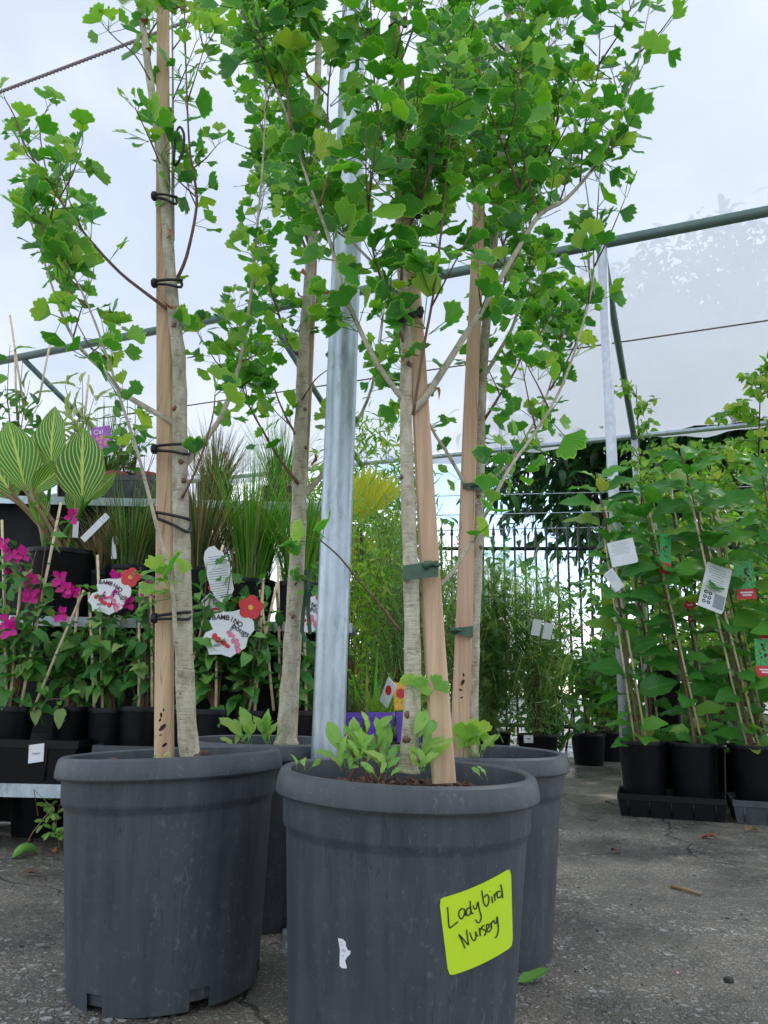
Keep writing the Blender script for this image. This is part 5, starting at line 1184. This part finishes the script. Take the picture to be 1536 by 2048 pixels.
# purple pots at the far end of the bench
for i, px in enumerate((702, 760, 818)):
    top = P(px, 1424, 3.25); c = Vector((top.x, top.y, top.z - .118)); lab = ['square purple pot half behind the steel post with dried stems', 'square purple pot between steel post and front ginkgo trunk', 'square purple pot behind the leaning stake with orange tag'][i]
    t = thing('purple_pot', lab, 'potted plant', c, 'purple pots'); k_ = MB(); s_ = .056
    vs0 = []
    for f_, z in ((.82, 0), (.96, .095), (1.0, .096), (1.0, .118), (.93, .118), (.9, .09), (.78, .01)): vs0 += [c + Vector((sx * s_ * f_, sy * s_ * f_, z)) for sx, sy in ((-1, -1), (1, -1), (1, 1), (-1, 1))]
    fs = [(3, 2, 1, 0), (24, 25, 26, 27)]
    for a in range(6):
        for q in range(4): fs.append((a * 4 + q, a * 4 + (q + 1) % 4, a * 4 + 4 + (q + 1) % 4, a * 4 + 4 + q))
    k_.add(vs0, fs); k_.build('pot', 'purple_plastic', t, smooth=False)
    it = [(rnd.choice(GB), frame(c + Vector((rnd.uniform(-.04, .04), rnd.uniform(-.04, .04), .1)), Vector((rnd.gauss(0, .5), rnd.gauss(0, .5), 1)), rv(), rnd.uniform(.06, .16)) @ Matrix.Diagonal((.8, 1, 1, 1))) for _ in range(240)]
    joined('grass_blades', it, 'light_leaf' if i else 'dark_grass', t)
pz = P(760, 1424, 3.25).z - .118
cr_ = thing('upturned_crate', 'black upturned crate under the purple pots', 'crate', (0.0, 3.25, T1)); k_ = MB(); k_.box((0.0, 3.25, (T1 + pz) / 2), (.44, .2, pz - T1 - .004), taper=.96); k_.build('crate_body', 'black_plastic', cr_, smooth=False)
for x in (-.15, -.05, .05, .15):
    k_ = MB(); k_.box((x, 3.149, (T1 + pz) / 2), (.03, .008, .06)); k_.build('slat', 'black_plastic', cr_, smooth=False)
for px, py, lb, mt, rot in ((776, 1385, 'tilted white-backed tag sticking up from the purple pots', 'tag_white', -.9), (802, 1392, 'small round orange picture tag in the purple pots', 'tag_yellow', .1), (624, 1375, 'yellow picture tag low behind the steel post', 'tag_yellow', .05)):
    p = P(px, py, 3.2); t = thing('plant_tag', lb, 'plant tag', p); kx = facing(p, rot * .6, rot); plate(t, kx, [(-.03, -.055), (.03, -.055), (.034, .05), (-.03, .055)], 0, .002, 'tag_board', mt); plate(t, kx, disc(0, .01, .02, .02), .0022, .0025, 'flower_print', 'tag_red')

p = P(246, -6, 1.6); t = thing('plant_tag', 'small green and white tag swinging from the top of the first ginkgo', 'plant tag', p); kx = facing(p, R(40)); plate(t, kx, [(-.018, -.024), (.018, -.024), (.018, .024), (-.018, .024)], 0, .001, 'tag_board', 'tag_white'); plate(t, kx, [(-.015, -.020), (.015, -.020), (.015, .02), (-.015, .02)], .0012, .0015, 'tag_picture', 'weed_leaf'); bars(t, kx @ Matrix.Translation((0, -.008, .002)), .016, .008, 'tag_print')

# ================================================================== RIGHT: SAPLINGS IN BLACK POTS ON TRAYS
t0 = G(1236, 1632); t1 = G(1470, 1648); tdir = (t1 - t0).normalized(); tper = Vector((-tdir.y, tdir.x, 0)); ta = math.atan2(tdir.y, tdir.x)
TL, TW = .50, .34
for i, (lb, mt) in enumerate((('scuffed black tray with two tall black pots, moss along its foot', 'black_plastic'), ('greyer plastic tray next to the scuffed black tray of saplings', 'grey_plastic'), ('black tray at the far end of the sapling row', 'black_plastic'))):
    c = t0 + tdir * (TL / 2 + i * (TL + .025)) + tper * (TW / 2) + Vector((0, 0, .002)); tray(lb, c, TL, TW, .105, ta, mt)
SPt = [t_ovate(1, .62, 10, .22, .55, .42, serr=.05, pet=.18, across=2, seed=i, wav=.18) for i in range(5)]; SPM = [mesh_of('sapling_blade', t, 'sapling_leaf') for t in SPt]
def sapling(label, u, v, lean, top_z, nl, seed, tagkind=None, lmin=.55):
    r_ = random.Random(seed); c = t0 + tdir * u + tper * v; c.z = .010 if v < TW else .001
    t = thing('potted_sapling', label, 'potted sapling', c, 'broad-leaved saplings in black pots'); h = .345 if v < TW else .33
    pot_small(t, c, .122, h, n=36); base = c + Vector((r_.uniform(-.03, .03), r_.uniform(-.02, .02), h - .03))
    top = base + Vector((lean * (top_z - base.z), r_.uniform(-.03, .06), top_z - base.z))
    kn = base + Vector((0, 0, .09))
    pth = smooth_path([base, kn, kn.lerp(top, .35) + Vector((r_.uniform(-.02, .02), 0, 0)), kn.lerp(top, .7) + Vector((r_.uniform(-.02, .02), 0, 0)), top], 5); n_ = len(pth)
    k_ = MB(); k_.tube(pth, [(.015 if i < 5 else .0095) * (1 - .65 * i / n_) * (1.25 if i == 4 else 1) for i in range(n_)], 9, jitter=.08); k_.build('trunk', 'thin_bark', t)
    for q in range(r_.choice((1, 2))):
        o = Vector((.035 - .06 * q, -.03, 0)); a = base + o; b_ = base.lerp(top, r_.uniform(.75, .98)) + o * .5; stick(t, a, b_, .0058)
        for z in (.3, .55, .8): twist_tie(t, a.lerp(b_, z) + Vector((-.006, 0, 0)), .011)
    az = r_.uniform(0, 6)
    nl = int(nl * 1.4)
    for i in range(nl):
        q = .10 + .90 * (i / nl) ** .75; q = max(q, .1); j = min(n_ - 2, int(q * (n_ - 1))); p = pth[j]
        az += 2.4 + r_.uniform(-.4, .4); d = Vector((math.cos(az), math.sin(az) - .25, r_.uniform(-.05, .65) + (.5 if q > .9 else 0)))
        s = (.195 if q > .35 else .14) * r_.uniform(.65, 1.15) * (.75 if q > .95 else 1)
        leaf_obj(r_.choice(SPM), frame(p, d, Vector((r_.gauss(0, .3), r_.gauss(-.75, .35), .85)), s), t)
    return t
sap = [(.13, .16, -.10, 1.80, 34, 'sapling at the end of the tray row with its lower leaves touching the pot rim'), (.37, .17, -.13, 1.72, 34, 'sapling with red-footed green tag in the middle of the first tray'), (.66, .17, -.16, 1.86, 38, 'sapling with a white care card hanging from its cane'), (.90, .16, -.08, 1.80, 34, 'sapling in the grey tray with double picture tags'), (1.18, .17, .02, 1.75, 26, 'sapling in the last black tray'),
       (.16, .50, -.04, 1.70, 30, 'second-row sapling behind the end of the trays'), (.44, .52, -.08, 1.90, 34, 'tallest second-row sapling with light green crown'), (.74, .50, -.10, 1.75, 30, 'second-row sapling behind the white care card'), (1.0, .52, -.05, 1.85, 30, 'second-row sapling behind the grey tray'), (1.3, .5, 0, 1.8, 20, 'second-row sapling behind the last tray'),
       (.30, .82, -.06, 1.65, 24, 'third-row sapling half hidden behind the trays'), (.62, .84, -.02, 1.78, 24, 'third-row sapling under the birch branches'), (.95, .82, -.05, 1.7, 22, 'third-row sapling at the dense end of the rows')]
for i, (u, v, ln, tz, nl, lb) in enumerate(sap): sapling(lb, u, v, ln, tz, nl, 100 + i)
# tall black planter bag among the rows
c = t0 + tdir * .26 + tper * .62; c.z = .001; t = thing('tall_black_pot', 'tall narrow black planter standing between the sapling rows', 'pot', c); pot_small(t, c, .10, .72)
def sap_tag(label, px, py, Y, w_, h_, tilt, yaw, kind):
    p = P(px, py, Y); t = thing('plant_tag', label, 'plant tag', p, 'tags on the saplings'); m0 = facing(p, tilt, yaw); x, y = pw(w_, Y) / 2, pw(h_, Y) / 2
    if kind == 'pic':
        plate(t, m0, [(-x, -y * .45), (x, -y * .45), (x, y), (-x, y)], 0, .0015, 'tag_picture', 'tag_green'); plate(t, m0, [(-x, -y), (x, -y), (x, -y * .452), (-x, -y * .452)], 0, .0016, 'tag_foot', 'tag_red')
        for i in range(11): plate(t, m0, disc(rnd.gauss(0, x * .3), y * .25 + rnd.gauss(0, y * .15), x * .13, None, 8), .0016 + i * .0001, .0018 + i * .0001, 'berry_print', 'chip_brown')
        for i in range(6): a0 = rnd.uniform(0, 3); plate(t, m0, disc(rnd.uniform(-.6, .6) * x, y * rnd.uniform(-.2, .9), x * .3, x * .1, 8, a0), .00152, .00156, 'leaf_print', 'light_leaf')
        bars(t, m0 @ Matrix.Translation((0, -y * .72, .0019)), x * 1.3, y * .28, 'tag_white')
    elif kind == 'red': plate(t, m0, disc(0, 0, x, y, 14), 0, .0015, 'tag_board', 'tag_red'); bars(t, m0 @ Matrix.Translation((0, 0, .0019)), x * 1.0, y * .5, 'tag_white')
    else:
        plate(t, m0, [(-x, -y), (x * .9, -y), (x, -y * .85), (x, y), (-x, y * .95)], 0, .0012, 'card', 'tag_white')
        for i in range(9):
            yy = y * (.8 - i * .11); ww = x * (.75 if i % 4 != 3 else .5); plate(t, m0, [(-ww, yy - y * .012), (ww * .8, yy - y * .012), (ww * .8, yy + y * .012), (-ww, yy + y * .012)], .0013, .0015, 'print_line', 'tag_grey')
        if kind == 'card2':
            plate(t, m0, [(x * .1, -y * .85), (x * .93, -y * .85), (x * .93, -y * .25), (x * .1, -y * .25)], .0013, .0015, 'print_panel', 'tag_grey')
            for i in range(6):
                cx, cy = -x * .62 + (i % 2) * x * .36, -y * .32 - (i // 2) * y * .2; plate(t, m0, disc(cx, cy, x * .15, y * .075), .0013, .0016, 'print_ring', 'tag_print'); plate(t, m0, disc(cx, cy, x * .06, y * .03), .0017, .0019, 'print_ring', 'tag_white')
    return t
Ys = t0.y
sap_tag('upright picture tag with red foot on the middle sapling', 1331, 1108, Ys - .05, 30, 82, R(-4), R(25), 'pic')
sap_tag('white care card with dark rings hanging from a cane', 1430, 1175, Ys - .12, 56, 96, R(-18), R(10), 'card2')
sap_tag('crumpled white card high on the end sapling', 1245, 1105, Ys - .02, 52, 52, R(10), R(-20), 'card')
sap_tag('narrow white tag dangling on the outer side of the end sapling', 1228, 1160, Ys, 24, 44, R(35), R(10), 'card')
sap_tag('picture tag with red foot facing sideways on a rear sapling', 1490, 1160, Ys - .05, 36, 78, R(2), R(-15), 'pic')
sap_tag('low picture tag with dark red foot near the grey tray', 1528, 1315, Ys - .15, 34, 72, R(0), R(0), 'pic')
sap_tag('red tag hanging above the low picture tag', 1530, 1280, Ys - .14, 26, 28, R(0), R(0), 'red')
sap_tag('small red tag among the leaves between middle saplings', 1380, 1210, Ys + .1, 26, 16, R(4), R(0), 'red')
sap_tag('small red tag lower among the sapling stems', 1382, 1238, Ys + .1, 14, 14, R(-4), R(0), 'red')
sap_tag('partly hidden red tag behind the end sapling', 1283, 1182, Ys + .12, 22, 22, R(20), R(0), 'red')

# ================================================================== BACK: shrubs, fence, trees
def shrub(name, label, c, h, rx, ry, n_stem, n_leaf, tpl, mat, lsize, pot=None, group=None, cat='shrub', stem_r=.006, z0=.15, up=.5, bark='thin_bark', aspect=1.0, droop=0.0, trunk_part='stem', shape='egg', nobj=0, meshes=None, cluster=1):
    c = Vector(c); t = thing(name, label, cat, c, group); base = c.copy()
    if pot: pot_small(t, c, pot[0], pot[1]); base.z += pot[1] - .03
    it = []
    for i in range(n_stem):
        a = rnd.uniform(0, 6.283); q = math.sqrt(rnd.random()); zt = base.z + (h) * rnd.uniform(.55, 1.0)
        wz = math.sin(math.pi * min(.97, max(.12, (zt - base.z) / h * .85))) if shape == 'egg' else 1
        e = Vector((base.x + rx * q * math.cos(a) * wz, base.y + ry * q * math.sin(a) * wz, zt))
        mid = base.lerp(e, .5); mid.x = base.x + (e.x - base.x) * .3; mid.y = base.y + (e.y - base.y) * .3
        pth = smooth_path([base + Vector((rnd.gauss(0, .01), rnd.gauss(0, .01), 0)), mid, e], 5); m0 = len(pth)
        k_ = MB(); k_.tube(pth, [stem_r * (1 - .75 * j / (m0 - 1)) for j in range(m0)], 5); k_.build(trunk_part, bark, t)
        for _ in range(n_leaf // n_stem):
            q = z0 + (1 - z0) * rnd.random() ** .7; j = min(m0 - 2, int(q * (m0 - 1))); p = pth[j].lerp(pth[j + 1], rnd.random())
            off = rv() * lsize * rnd.uniform(.2, 1.4) * (1 + (2.0 if cluster > 1 else .6) * rnd.random())
            for _c in range(cluster):
                d = rv() + Vector((0, 0, up)); nr = Vector((rnd.gauss(0, .6), rnd.gauss(-.2, .6), 1 - droop))
                if droop: d = rv() * .8 + Vector((0, 0, -droop))
                it.append((rnd.choice(tpl), frame(p + off, d, nr, lsize * rnd.uniform(.6, 1.25)) @ Matrix.Diagonal((aspect, 1, 1, 1))))
    joined('foliage', it, mat, t); return t
NE = [t_blade(1, .05, 3, c_) for c_ in (.1, .4, .8)]
SO = [t_ovate(1, .5, 4, .3, .4, .4, pet=.1, seed=i) for i in range(3)]
def sprig(seed, n=9, l_=.5):   # feathery spray: a thin rachis with pairs of narrow leaflets
    r_ = random.Random(seed); vs0, fs, uv = [], [], []
    def blade(p, d, ln, w_):
        o = len(vs0); nn = Vector((-d.y, d.x, 0)) * w_; q = p + d * ln
        vs0.extend([p - nn, p + nn, q + nn * .2 + Vector((0, 0, -.05 * ln)), q - nn * .2 + Vector((0, 0, -.05 * ln))]); fs.append((o, o + 1, o + 2, o + 3)); uv.extend([(0, 0), (1, 0), (1, 1), (0, 1)])
    blade(Vector((0, 0, 0)), Vector((0, 1, 0)), 1, .008)
    for i in range(n):
        y = .1 + .88 * i / n; ln = l_ * (1 - .5 * abs(y - .4)); 
        for s in (-1, 1):
            d = Vector((s, r_.uniform(.5, .9), r_.uniform(-.3, .3))).normalized(); blade(Vector((0, y, 0)), d, ln * r_.uniform(.7, 1), .022)
    return vs0, fs, uv
SG = [sprig(i, 9, .34) for i in range(3)]
gp = lambda px, Y, z=0.0: Vector((P(px, 1450, Y).x, Y, z))
shrub('potted_conifer', 'feathery blue-green shrub in black pot behind the rear ginkgo stake', gp(985, 6.4), 1.35, .42, .4, 20, 1700, SG, 'needle_leaf', .15, (.15, .28), 'feathery shrubs in black pots', cluster=1, z0=.1)
shrub('potted_conifer', 'wide wispy grey-green shrub in black pot with a small white label', gp(1075, 6.2), 1.25, .55, .5, 24, 3000, NE, 'needle_leaf', .16, (.16, .28), 'feathery shrubs in black pots', cluster=1, z0=.15)
k_ = facing(P(1057, 1478, 6.03)); t = thing('pot_label', 'small white label on the wispy shrub pot', 'label', P(1057, 1478, 6.03)); plate(t, k_, [(-.035, -.028), (.035, -.028), (.035, .028), (-.035, .028)], 0, .001, 'paper', 'tag_white'); bars(t, k_ @ Matrix.Translation((0, 0, .0012)), .03, .014, 'tag_print')
for px, py, lb in ((1073, 1255, 'white tag hanging in the wispy shrub'), (1095, 1262, 'second white tag twisted beside the hanging one')):
    p = P(px, py, 5.7); t = thing('plant_tag', lb, 'plant tag', p); plate(t, facing(p, R(-10)), [(-.035, -.06), (.03, -.06), (.035, .06), (-.03, .06)], 0, .002, 'tag_board', 'tag_white'); stick(t, p + Vector((0, .003, .05)), p + Vector((0, .003, .12)), .001, 'thin_bark', 'string')
shrub('potted_shrub', 'low dark broad-leaved plant in pot near the white posts', gp(1175, 6.9), .75, .4, .35, 9, 160, SO, 'mid_leaf', .13, (.15, .26), 'dark potted shrubs by the fence')
shrub('potted_shrub', 'dark leafy plant in shade between wispy shrub and sapling trays', gp(1215, 7.4), 1.1, .45, .4, 9, 240, SO, 'mid_leaf', .11, (.15, .26), 'dark potted shrubs by the fence')
shrub('potted_conifer', 'tall fine-leaved shrub beside the front trunk', gp(795, 5.4), 1.7, .42, .4, 20, 3000, NE, 'needle_leaf', .15, (.15, .28), 'feathery shrubs in black pots', z0=.15)
shrub('potted_conifer', 'airy grey-green shrub seen through the gap between the stakes', gp(885, 6.0), 1.35, .42, .4, 18, 2200, NE, 'needle_leaf', .16, (.15, .28), 'feathery shrubs in black pots', z0=.15)
shrub('bamboo_clump', 'light green fine-leaved bamboo rising beside the steel post', gp(742, 6.4), 2.7, .5, .5, 16, 2200, SO, 'light_leaf', .10, (.2, .3), None, 'bamboo', z0=.2, aspect=.45)
shrub('bamboo_clump', 'tall loose bamboo behind the purple pots', gp(775, 7.6), 2.3, .45, .5, 16, 1800, SO, 'light_leaf', .11, (.2, .3), None, 'bamboo', z0=.2, aspect=.45)
shrub('potted_shrub', 'green filler shrub between bench end and steel post', gp(700, 5.0), 1.5, .4, .4, 12, 900, SO, 'light_leaf', .07, (.16, .28), None, 'shrub', z0=.15, aspect=.6)
shrub('bamboo_clump', 'yellowish bamboo leaning behind the tall bench grasses', gp(640, 6.2), 2.3, .5, .5, 14, 1300, SO, 'light_leaf', .11, (.2, .3), None, 'bamboo', z0=.25, aspect=.45)
# strappy plant just behind the purple pots
grass('strappy dark green plant behind the purple pots', 735, 1420, 3.75, 0, .13, .36, 70, .42, .6, 'lime_grass', 'dark_grass', .4, width=4.0)
# yellow palm frond
pb = P(722, 1045, 6.0); pf = thing('yellow_palm', 'palm with bright yellow fan frond beside the steel post', 'palm', Vector((pb.x, pb.y, 0)))
k_ = MB(); k_.tube(smooth_path([Vector((pb.x, pb.y, 0)), Vector((pb.x + .05, pb.y, .8)), pb], 4), [.03, .028, .026, .024, .022, .02, .018, .014, .01], 8); k_.build('trunk', 'dark_bark', pf)
PBm = mesh_of('palm_blade', t_ovate(1, .11, 6, .4, .2, .6, pet=.05, blunt=.5), 'yellow_frond')
for i in range(15):
    a = R(38 + i * 6.5); d = Vector((math.cos(a), -.2, math.sin(a))); leaf_obj(PBm, frame(pb, d, Vector((-math.sin(a) * .2, -1, .3)), .46 * rnd.uniform(.85, 1.05)), pf, 'frond_leaflet')
pb2 = P(700, 1150, 6.1)
for i in range(12):
    a = R(50 + i * 9); leaf_obj(PBm, frame(pb2, Vector((math.cos(a), -.2, math.sin(a))), Vector((0, -1, .3)), .4), pf, 'frond_leaflet')

# ---- black picket fence with wires
FY = 8.8; fz = P(1000, 1102, FY).z; fx0, fx1 = P(780, 1100, FY).x, P(1700, 1100, FY - 1).x
fence = thing('picket_fence', 'black steel picket fence with spear tops and wires behind the shrubs', 'fence', ((fx0 + fx1) / 2, FY, 0))
def fpt(x, z): return Vector((x, FY - .12 * (x - fx0), z))
for z in (fz, .25):
    k_ = MB(); k_.tube([fpt(fx0, z), fpt(fx1, z)], .022, 4); k_.build('rail', 'fence_paint', fence, smooth=False)
pk = MB(); pk.box((0, 0, fz / 2 + .1), (.022, .022, fz + .1)); pk.add([(-.02, -.012, fz + .15), (.02, -.012, fz + .15), (.02, .012, fz + .15), (-.02, .012, fz + .15), (0, 0, fz + .30)], [(0, 1, 4), (1, 2, 4), (2, 3, 4), (3, 0, 4), (3, 2, 1, 0)])
x = fx0; first = None
while x < fx1:
    if first is None: first = pk.build('picket', 'fence_paint', fence, smooth=False, origin=(0, 0, 0)); o = first
    else: o = first.copy(); COL.objects.link(o); o.parent = fence
    o.location = fpt(x, 0) - parent_origin(fence) + Vector((0, -.03, 0)); x += .118
for py in (996, 1034, 1064):
    z = P(1000, py, FY).z; k_ = MB(); k_.tube([fpt(fx0, z - .02), fpt((fx0 + fx1) / 2, z + .02), fpt(fx1, z + .1)], .006, 4); k_.build('wire', 'galv', fence)
# creeper on the fence
it = []
for _ in range(4200):
    x = rnd.uniform(fx0, fx1); z = fz * (rnd.random() ** .8) * (1 + .18 * math.sin(x * 2.3)); 
    if rnd.random() < .25 + .5 * (math.sin(x * 3.1 + z * 2) > .2): continue
    it.append((rnd.choice(SO), frame(fpt(x, z) + Vector((0, rnd.uniform(-.25, .1), 0)), rv(), Vector((rnd.gauss(0, .5), -.6, .8)), rnd.uniform(.07, .15))))
cv = thing('fence_creeper', 'leafy creeper climbing over the black picket fence', 'creeper', fpt(2.5, 0)); joined('foliage', it, 'mid_leaf', cv)
for i in range(16):
    x = rnd.uniform(fx0 + .2, fx1 - .5); k_ = MB(); k_.tube([fpt(x, 0) + Vector((0, -.08, 0)), fpt(x + rnd.uniform(-.2, .2), .9) + Vector((0, -.09, 0)), fpt(x + rnd.uniform(-.3, .3), 1.9) + Vector((0, -.07, 0))], [.012, .008, .004], 5); k_.build('stem', 'thin_bark', cv)

# ---- undergrowth along the foot of the fence
for i in range(11):
    x = fx0 - .9 + i * .62; q = fpt(x, 0); lb = ['dense green bush', 'dark leafy bush', 'loose light bush'][i % 3] + ' number'
    what = ['behind the bench end', 'behind the steel post', 'between the post and front trunk', 'between the two leaning stakes', 'behind the rear ginkgo stake', 'behind the feathery shrub', 'behind the wispy shrub', 'where the wires sag', 'beside the white post foot', 'behind the sapling trays', 'under the birch-like tree'][i]
    shrub('fence_bush', ['dense green bush', 'dark leafy bush', 'loose light green bush'][i % 3] + ' at the fence foot ' + what, (q.x, q.y - .75 - .2 * (i % 2), 0), rnd.uniform(1.0, 1.55), .55, .4, 10, 620, SO, ['mid_leaf', 'mid_leaf', 'light_leaf'][i % 3], .12, None, 'bushes along the fence foot', 'bush', z0=.02)
# ---- trees
LT = [t_ovate(1, .40, 6, .3, .7, .4, pet=.12, seed=i, wav=.1) for i in range(4)]; LTM = [mesh_of('tree_leaf_blade', t, 'dark_leaf') for t in LT]
def tree(name, label, base, h, crown_c, crown_r, n_clump, per, lsize, mat, meshes, tpl, trunk_r=.14, cap=280, group=None, flat=1.0, bark='dark_bark'):
    base = Vector(base); t = thing(name, label, 'tree', base, group); cc = Vector(crown_c); cr0 = Vector(crown_r)
    top = cc + Vector((0, 0, cr0.z * .5)); pth = smooth_path([base, base.lerp(cc, .5) + Vector((.15, 0, 0)), cc, top], 4)
    k_ = MB(); k_.tube(pth, [trunk_r * (1 - .8 * i / (len(pth) - 1)) for i in range(len(pth))], 10, jitter=.1); k_.build('trunk', bark, t)
    leaves = []
    for i in range(n_clump):
        v = rv(); r0 = rnd.random() ** .45; c = cc + Vector((v.x * cr0.x, v.y * cr0.y, v.z * cr0.z)) * r0
        j = rnd.randrange(len(pth) // 3, len(pth)); s = pth[j]
        if i % 3 == 0: k_ = MB(); k_.tube(smooth_path([s, s.lerp(c, .5) + Vector((0, 0, .1)), c], 3), [.035, .03, .025, .018, .012, .008, .005], 5); k_.build('branch', bark, t)
        for _ in range(per):
            o = rv() * rnd.random() ** .5 * lsize * 2.2; d = rv() + v * .5 + Vector((0, 0, -.25)); leaves.append((frame(c + o, d, Vector((rnd.gauss(0, .5), rnd.gauss(-.2, .4), 1)), lsize * rnd.uniform(.65, 1.2)), rnd.randrange(len(tpl)), lsize))
    # the ones on the side of the yard first
    leaves.sort(key=lambda q: q[0].translation.y)
    place_leaves(leaves, tpl, meshes, mat, t, cap); return t
c = P(1120, 960, 9.6)
tree('broadleaf_tree', 'dark glossy broad-leaved tree overhanging the picket fence', (c.x + .6, 10.0, 0), 6, (c.x + .75, 9.9, 4.3), (1.75, 1.5, 1.95), 320, 18, .23, 'dark_leaf', LTM, LT, .16)
c2 = P(1440, 930, 9.2)
tree('broadleaf_tree', 'dark tree with thick brown trunk behind the saplings', (c2.x - .2, 9.6, 0), 6, (c2.x + .8, 9.7, 4.6), (2.1, 1.4, 2.7), 380, 17, .23, 'dark_leaf', LTM, LT, .28)
# birch-like sapling and other light trees on the far side of the rows
BRT = [t_ovate(1, .8, 5, .25, .4, .33, pet=.3, seed=i) for i in range(3)]; BRTM = [mesh_of('birch_blade', t, 'light_leaf') for t in BRT]
def slim(label, px, ybase, ytop, Y, spread, n_, lsize, seed, mat='light_leaf', z0=.3, pot=(.13, .3), cap=120):
    r_ = random.Random(seed); b0 = gp(px, Y); t = thing('slender_tree', label, 'young tree', b0, 'slender light green trees behind the saplings'); pot_small(t, b0, *pot)
    top = P(px, ytop, Y); pth = smooth_path([b0 + Vector((0, 0, pot[1] - .03)), b0.lerp(top, .5) + Vector((r_.uniform(-.05, .05), 0, .1)), top], 8); k_ = MB(); k_.tube(pth, [.013 * (1 - .85 * i / (len(pth) - 1)) + .001 for i in range(len(pth))], 7); k_.build('trunk', 'dark_bark', t)
    lv = []
    for i in range(34):
        q = z0 + (1 - z0) * i / 34; p = pth[min(len(pth) - 1, int(q * (len(pth) - 1)))]; a = r_.uniform(0, 6.283); ln = spread * (1.15 - q) * r_.uniform(.5, 1.1) + .1
        e = p + Vector((math.cos(a) * ln, math.sin(a) * ln, ln * r_.uniform(.1, .5))); tw_ = smooth_path([p, p.lerp(e, .5) + Vector((0, 0, .05)), e], 4); k_ = MB(); k_.tube(tw_, [.004 - .003 * j / (len(tw_) - 1) for j in range(len(tw_))], 4); k_.build('twig', 'dark_bark', t)
        for _ in range(n_ // 34):
            u = r_.random() ** .7; j = min(len(tw_) - 2, int(u * (len(tw_) - 1))); pp = tw_[j].lerp(tw_[j + 1], r_.random()); lv.append((frame(pp, rv(r_) + Vector((0, 0, -.35)), Vector((r_.gauss(0, .6), -.7, .5)), lsize * r_.uniform(.6, 1.2)), r_.randrange(3), lsize))
    place_leaves(lv, BRT, BRTM, mat, t, cap); return t
slim('birch-like tree with drooping heart-shaped leaves and thin dark stem', 1522, 1480, 730, 5.4, .75, 900, .075, 1)
slim('narrow light green tree rising beside the white posts', 1272, 1480, 770, 5.6, .34, 420, .055, 2)
slim('bushy light green young tree between the posts and the birch', 1395, 1480, 900, 6.0, .7, 800, .065, 3)
slim('light green young tree closest behind the second row of saplings', 1310, 1480, 900, 6.2, .6, 700, .06, 4)
slim('pale green young tree at the far end behind the birch', 1590, 1480, 800, 5.9, .8, 700, .07, 5)
slim('light green young tree in front of the dark trunk', 1470, 1480, 880, 6.6, .8, 800, .07, 6)

# ================================================================== GROUND LITTER
def litter(name, label, cat, px, py, tpl_kw, mat, size, rz, tilt=.1, grp=None):
    p = G(px, py, .003); t_ = mesh_of(name + '_blade', t_ovate(**tpl_kw), mat); o = bpy.data.objects.new(name, t_); COL.objects.link(o)
    o.matrix_basis = frame(p, Vector((math.cos(rz), math.sin(rz), tilt)), Vector((.1, -.15, 1)), size); ORG[o.name] = p; return tag(o, label, cat, grp)
kw = dict(Ln=1, W=.5, n=6, fold=.5, curl=.6, pet=.15, wav=.3)
litter('fallen_leaf', 'fresh pale green leaf lying beside the rear pot', 'leaf', 1030, 1966, dict(Ln=1, W=.42, n=7, fold=.3, curl=-.25, pet=.1, wav=.15), 'green_leaf_litter', .075, .35, .12)
litter('fallen_leaf', 'small dark red leaf curled on the concrete', 'leaf', 1222, 1702, kw, 'chip_brown', .05, -1.2, .3)
litter('fallen_leaf', 'orange-brown dry leaf in front of the trays', 'leaf', 1440, 1678, kw, 'brown_leaf', .07, 2.8, .2)
litter('fallen_leaf', 'pale tan dry leaf beside the grey tray foot', 'leaf', 1488, 1664, kw, 'straw', .075, .4, .3)
litter('fallen_leaf', 'curled brown leaf by the crack near the bench', 'leaf', 42, 1752, kw, 'debris', .05, .4, .3)
litter('fallen_leaf', 'tiny brown leaf at the base of the bench weed', 'leaf', 108, 1708, kw, 'brown_leaf', .05, 2.2, .3)
litter('fallen_leaf', 'tiny pink petal-like scrap on the wet concrete', 'leaf', 1352, 1948, kw, 'tag_pink', .014, .5, .1)
def twig(label, a, b_, r_, mat='straw'):
    p, q = G(*a, r_), G(*b_, r_); t = thing('fallen_twig', label, 'twig', p); k_ = MB(); k_.tube([p, p.lerp(q, .5) + Vector((0, 0, .002)), q], [r_, r_ * .9, r_ * .7], 6, jitter=.1); k_.build('stick', mat, t)
twig('short straight dry stick lying on the concrete', (1342, 1772), (1402, 1788), .006)
twig('thin dark twig near the corner of the trays', (1175, 1640), (1197, 1641), .003, 'debris'); twig('small dark twig between big pot and trays', (1212, 1602), (1230, 1610), .004, 'debris')
for px, py, s_, lb in ((1458, 1964, .009, 'dark angular pebble on the wet concrete'), (205, 1895, .004, 'tiny pale pebble near the first pot')):
    c = G(px, py); t = thing('pebble', lb, 'pebble', c); k_ = MB(); k_.lathe([(0, 0), (s_ * 1.2, s_ * .3), (s_, s_ * .9), (0, s_ * 1.1)], 7, c); k_.build('stone', 'grit_dark' if s_ > .006 else 'pale_stone', t, smooth=False)
it = []
for _ in range(900):
    p = Vector((rnd.uniform(-2, 2.6), rnd.uniform(1.1, 5), .001)); it.append((rnd.choice(chip_t), frame(p, rv(), Vector((rnd.gauss(0, .3), rnd.gauss(0, .3), 1)), rnd.choice((.004, .005, .006, .009)))))
o = joined('grit', it, 'grit_dark'); tag(o, 'scattered grit and crumbs on the wet concrete', kind='stuff')
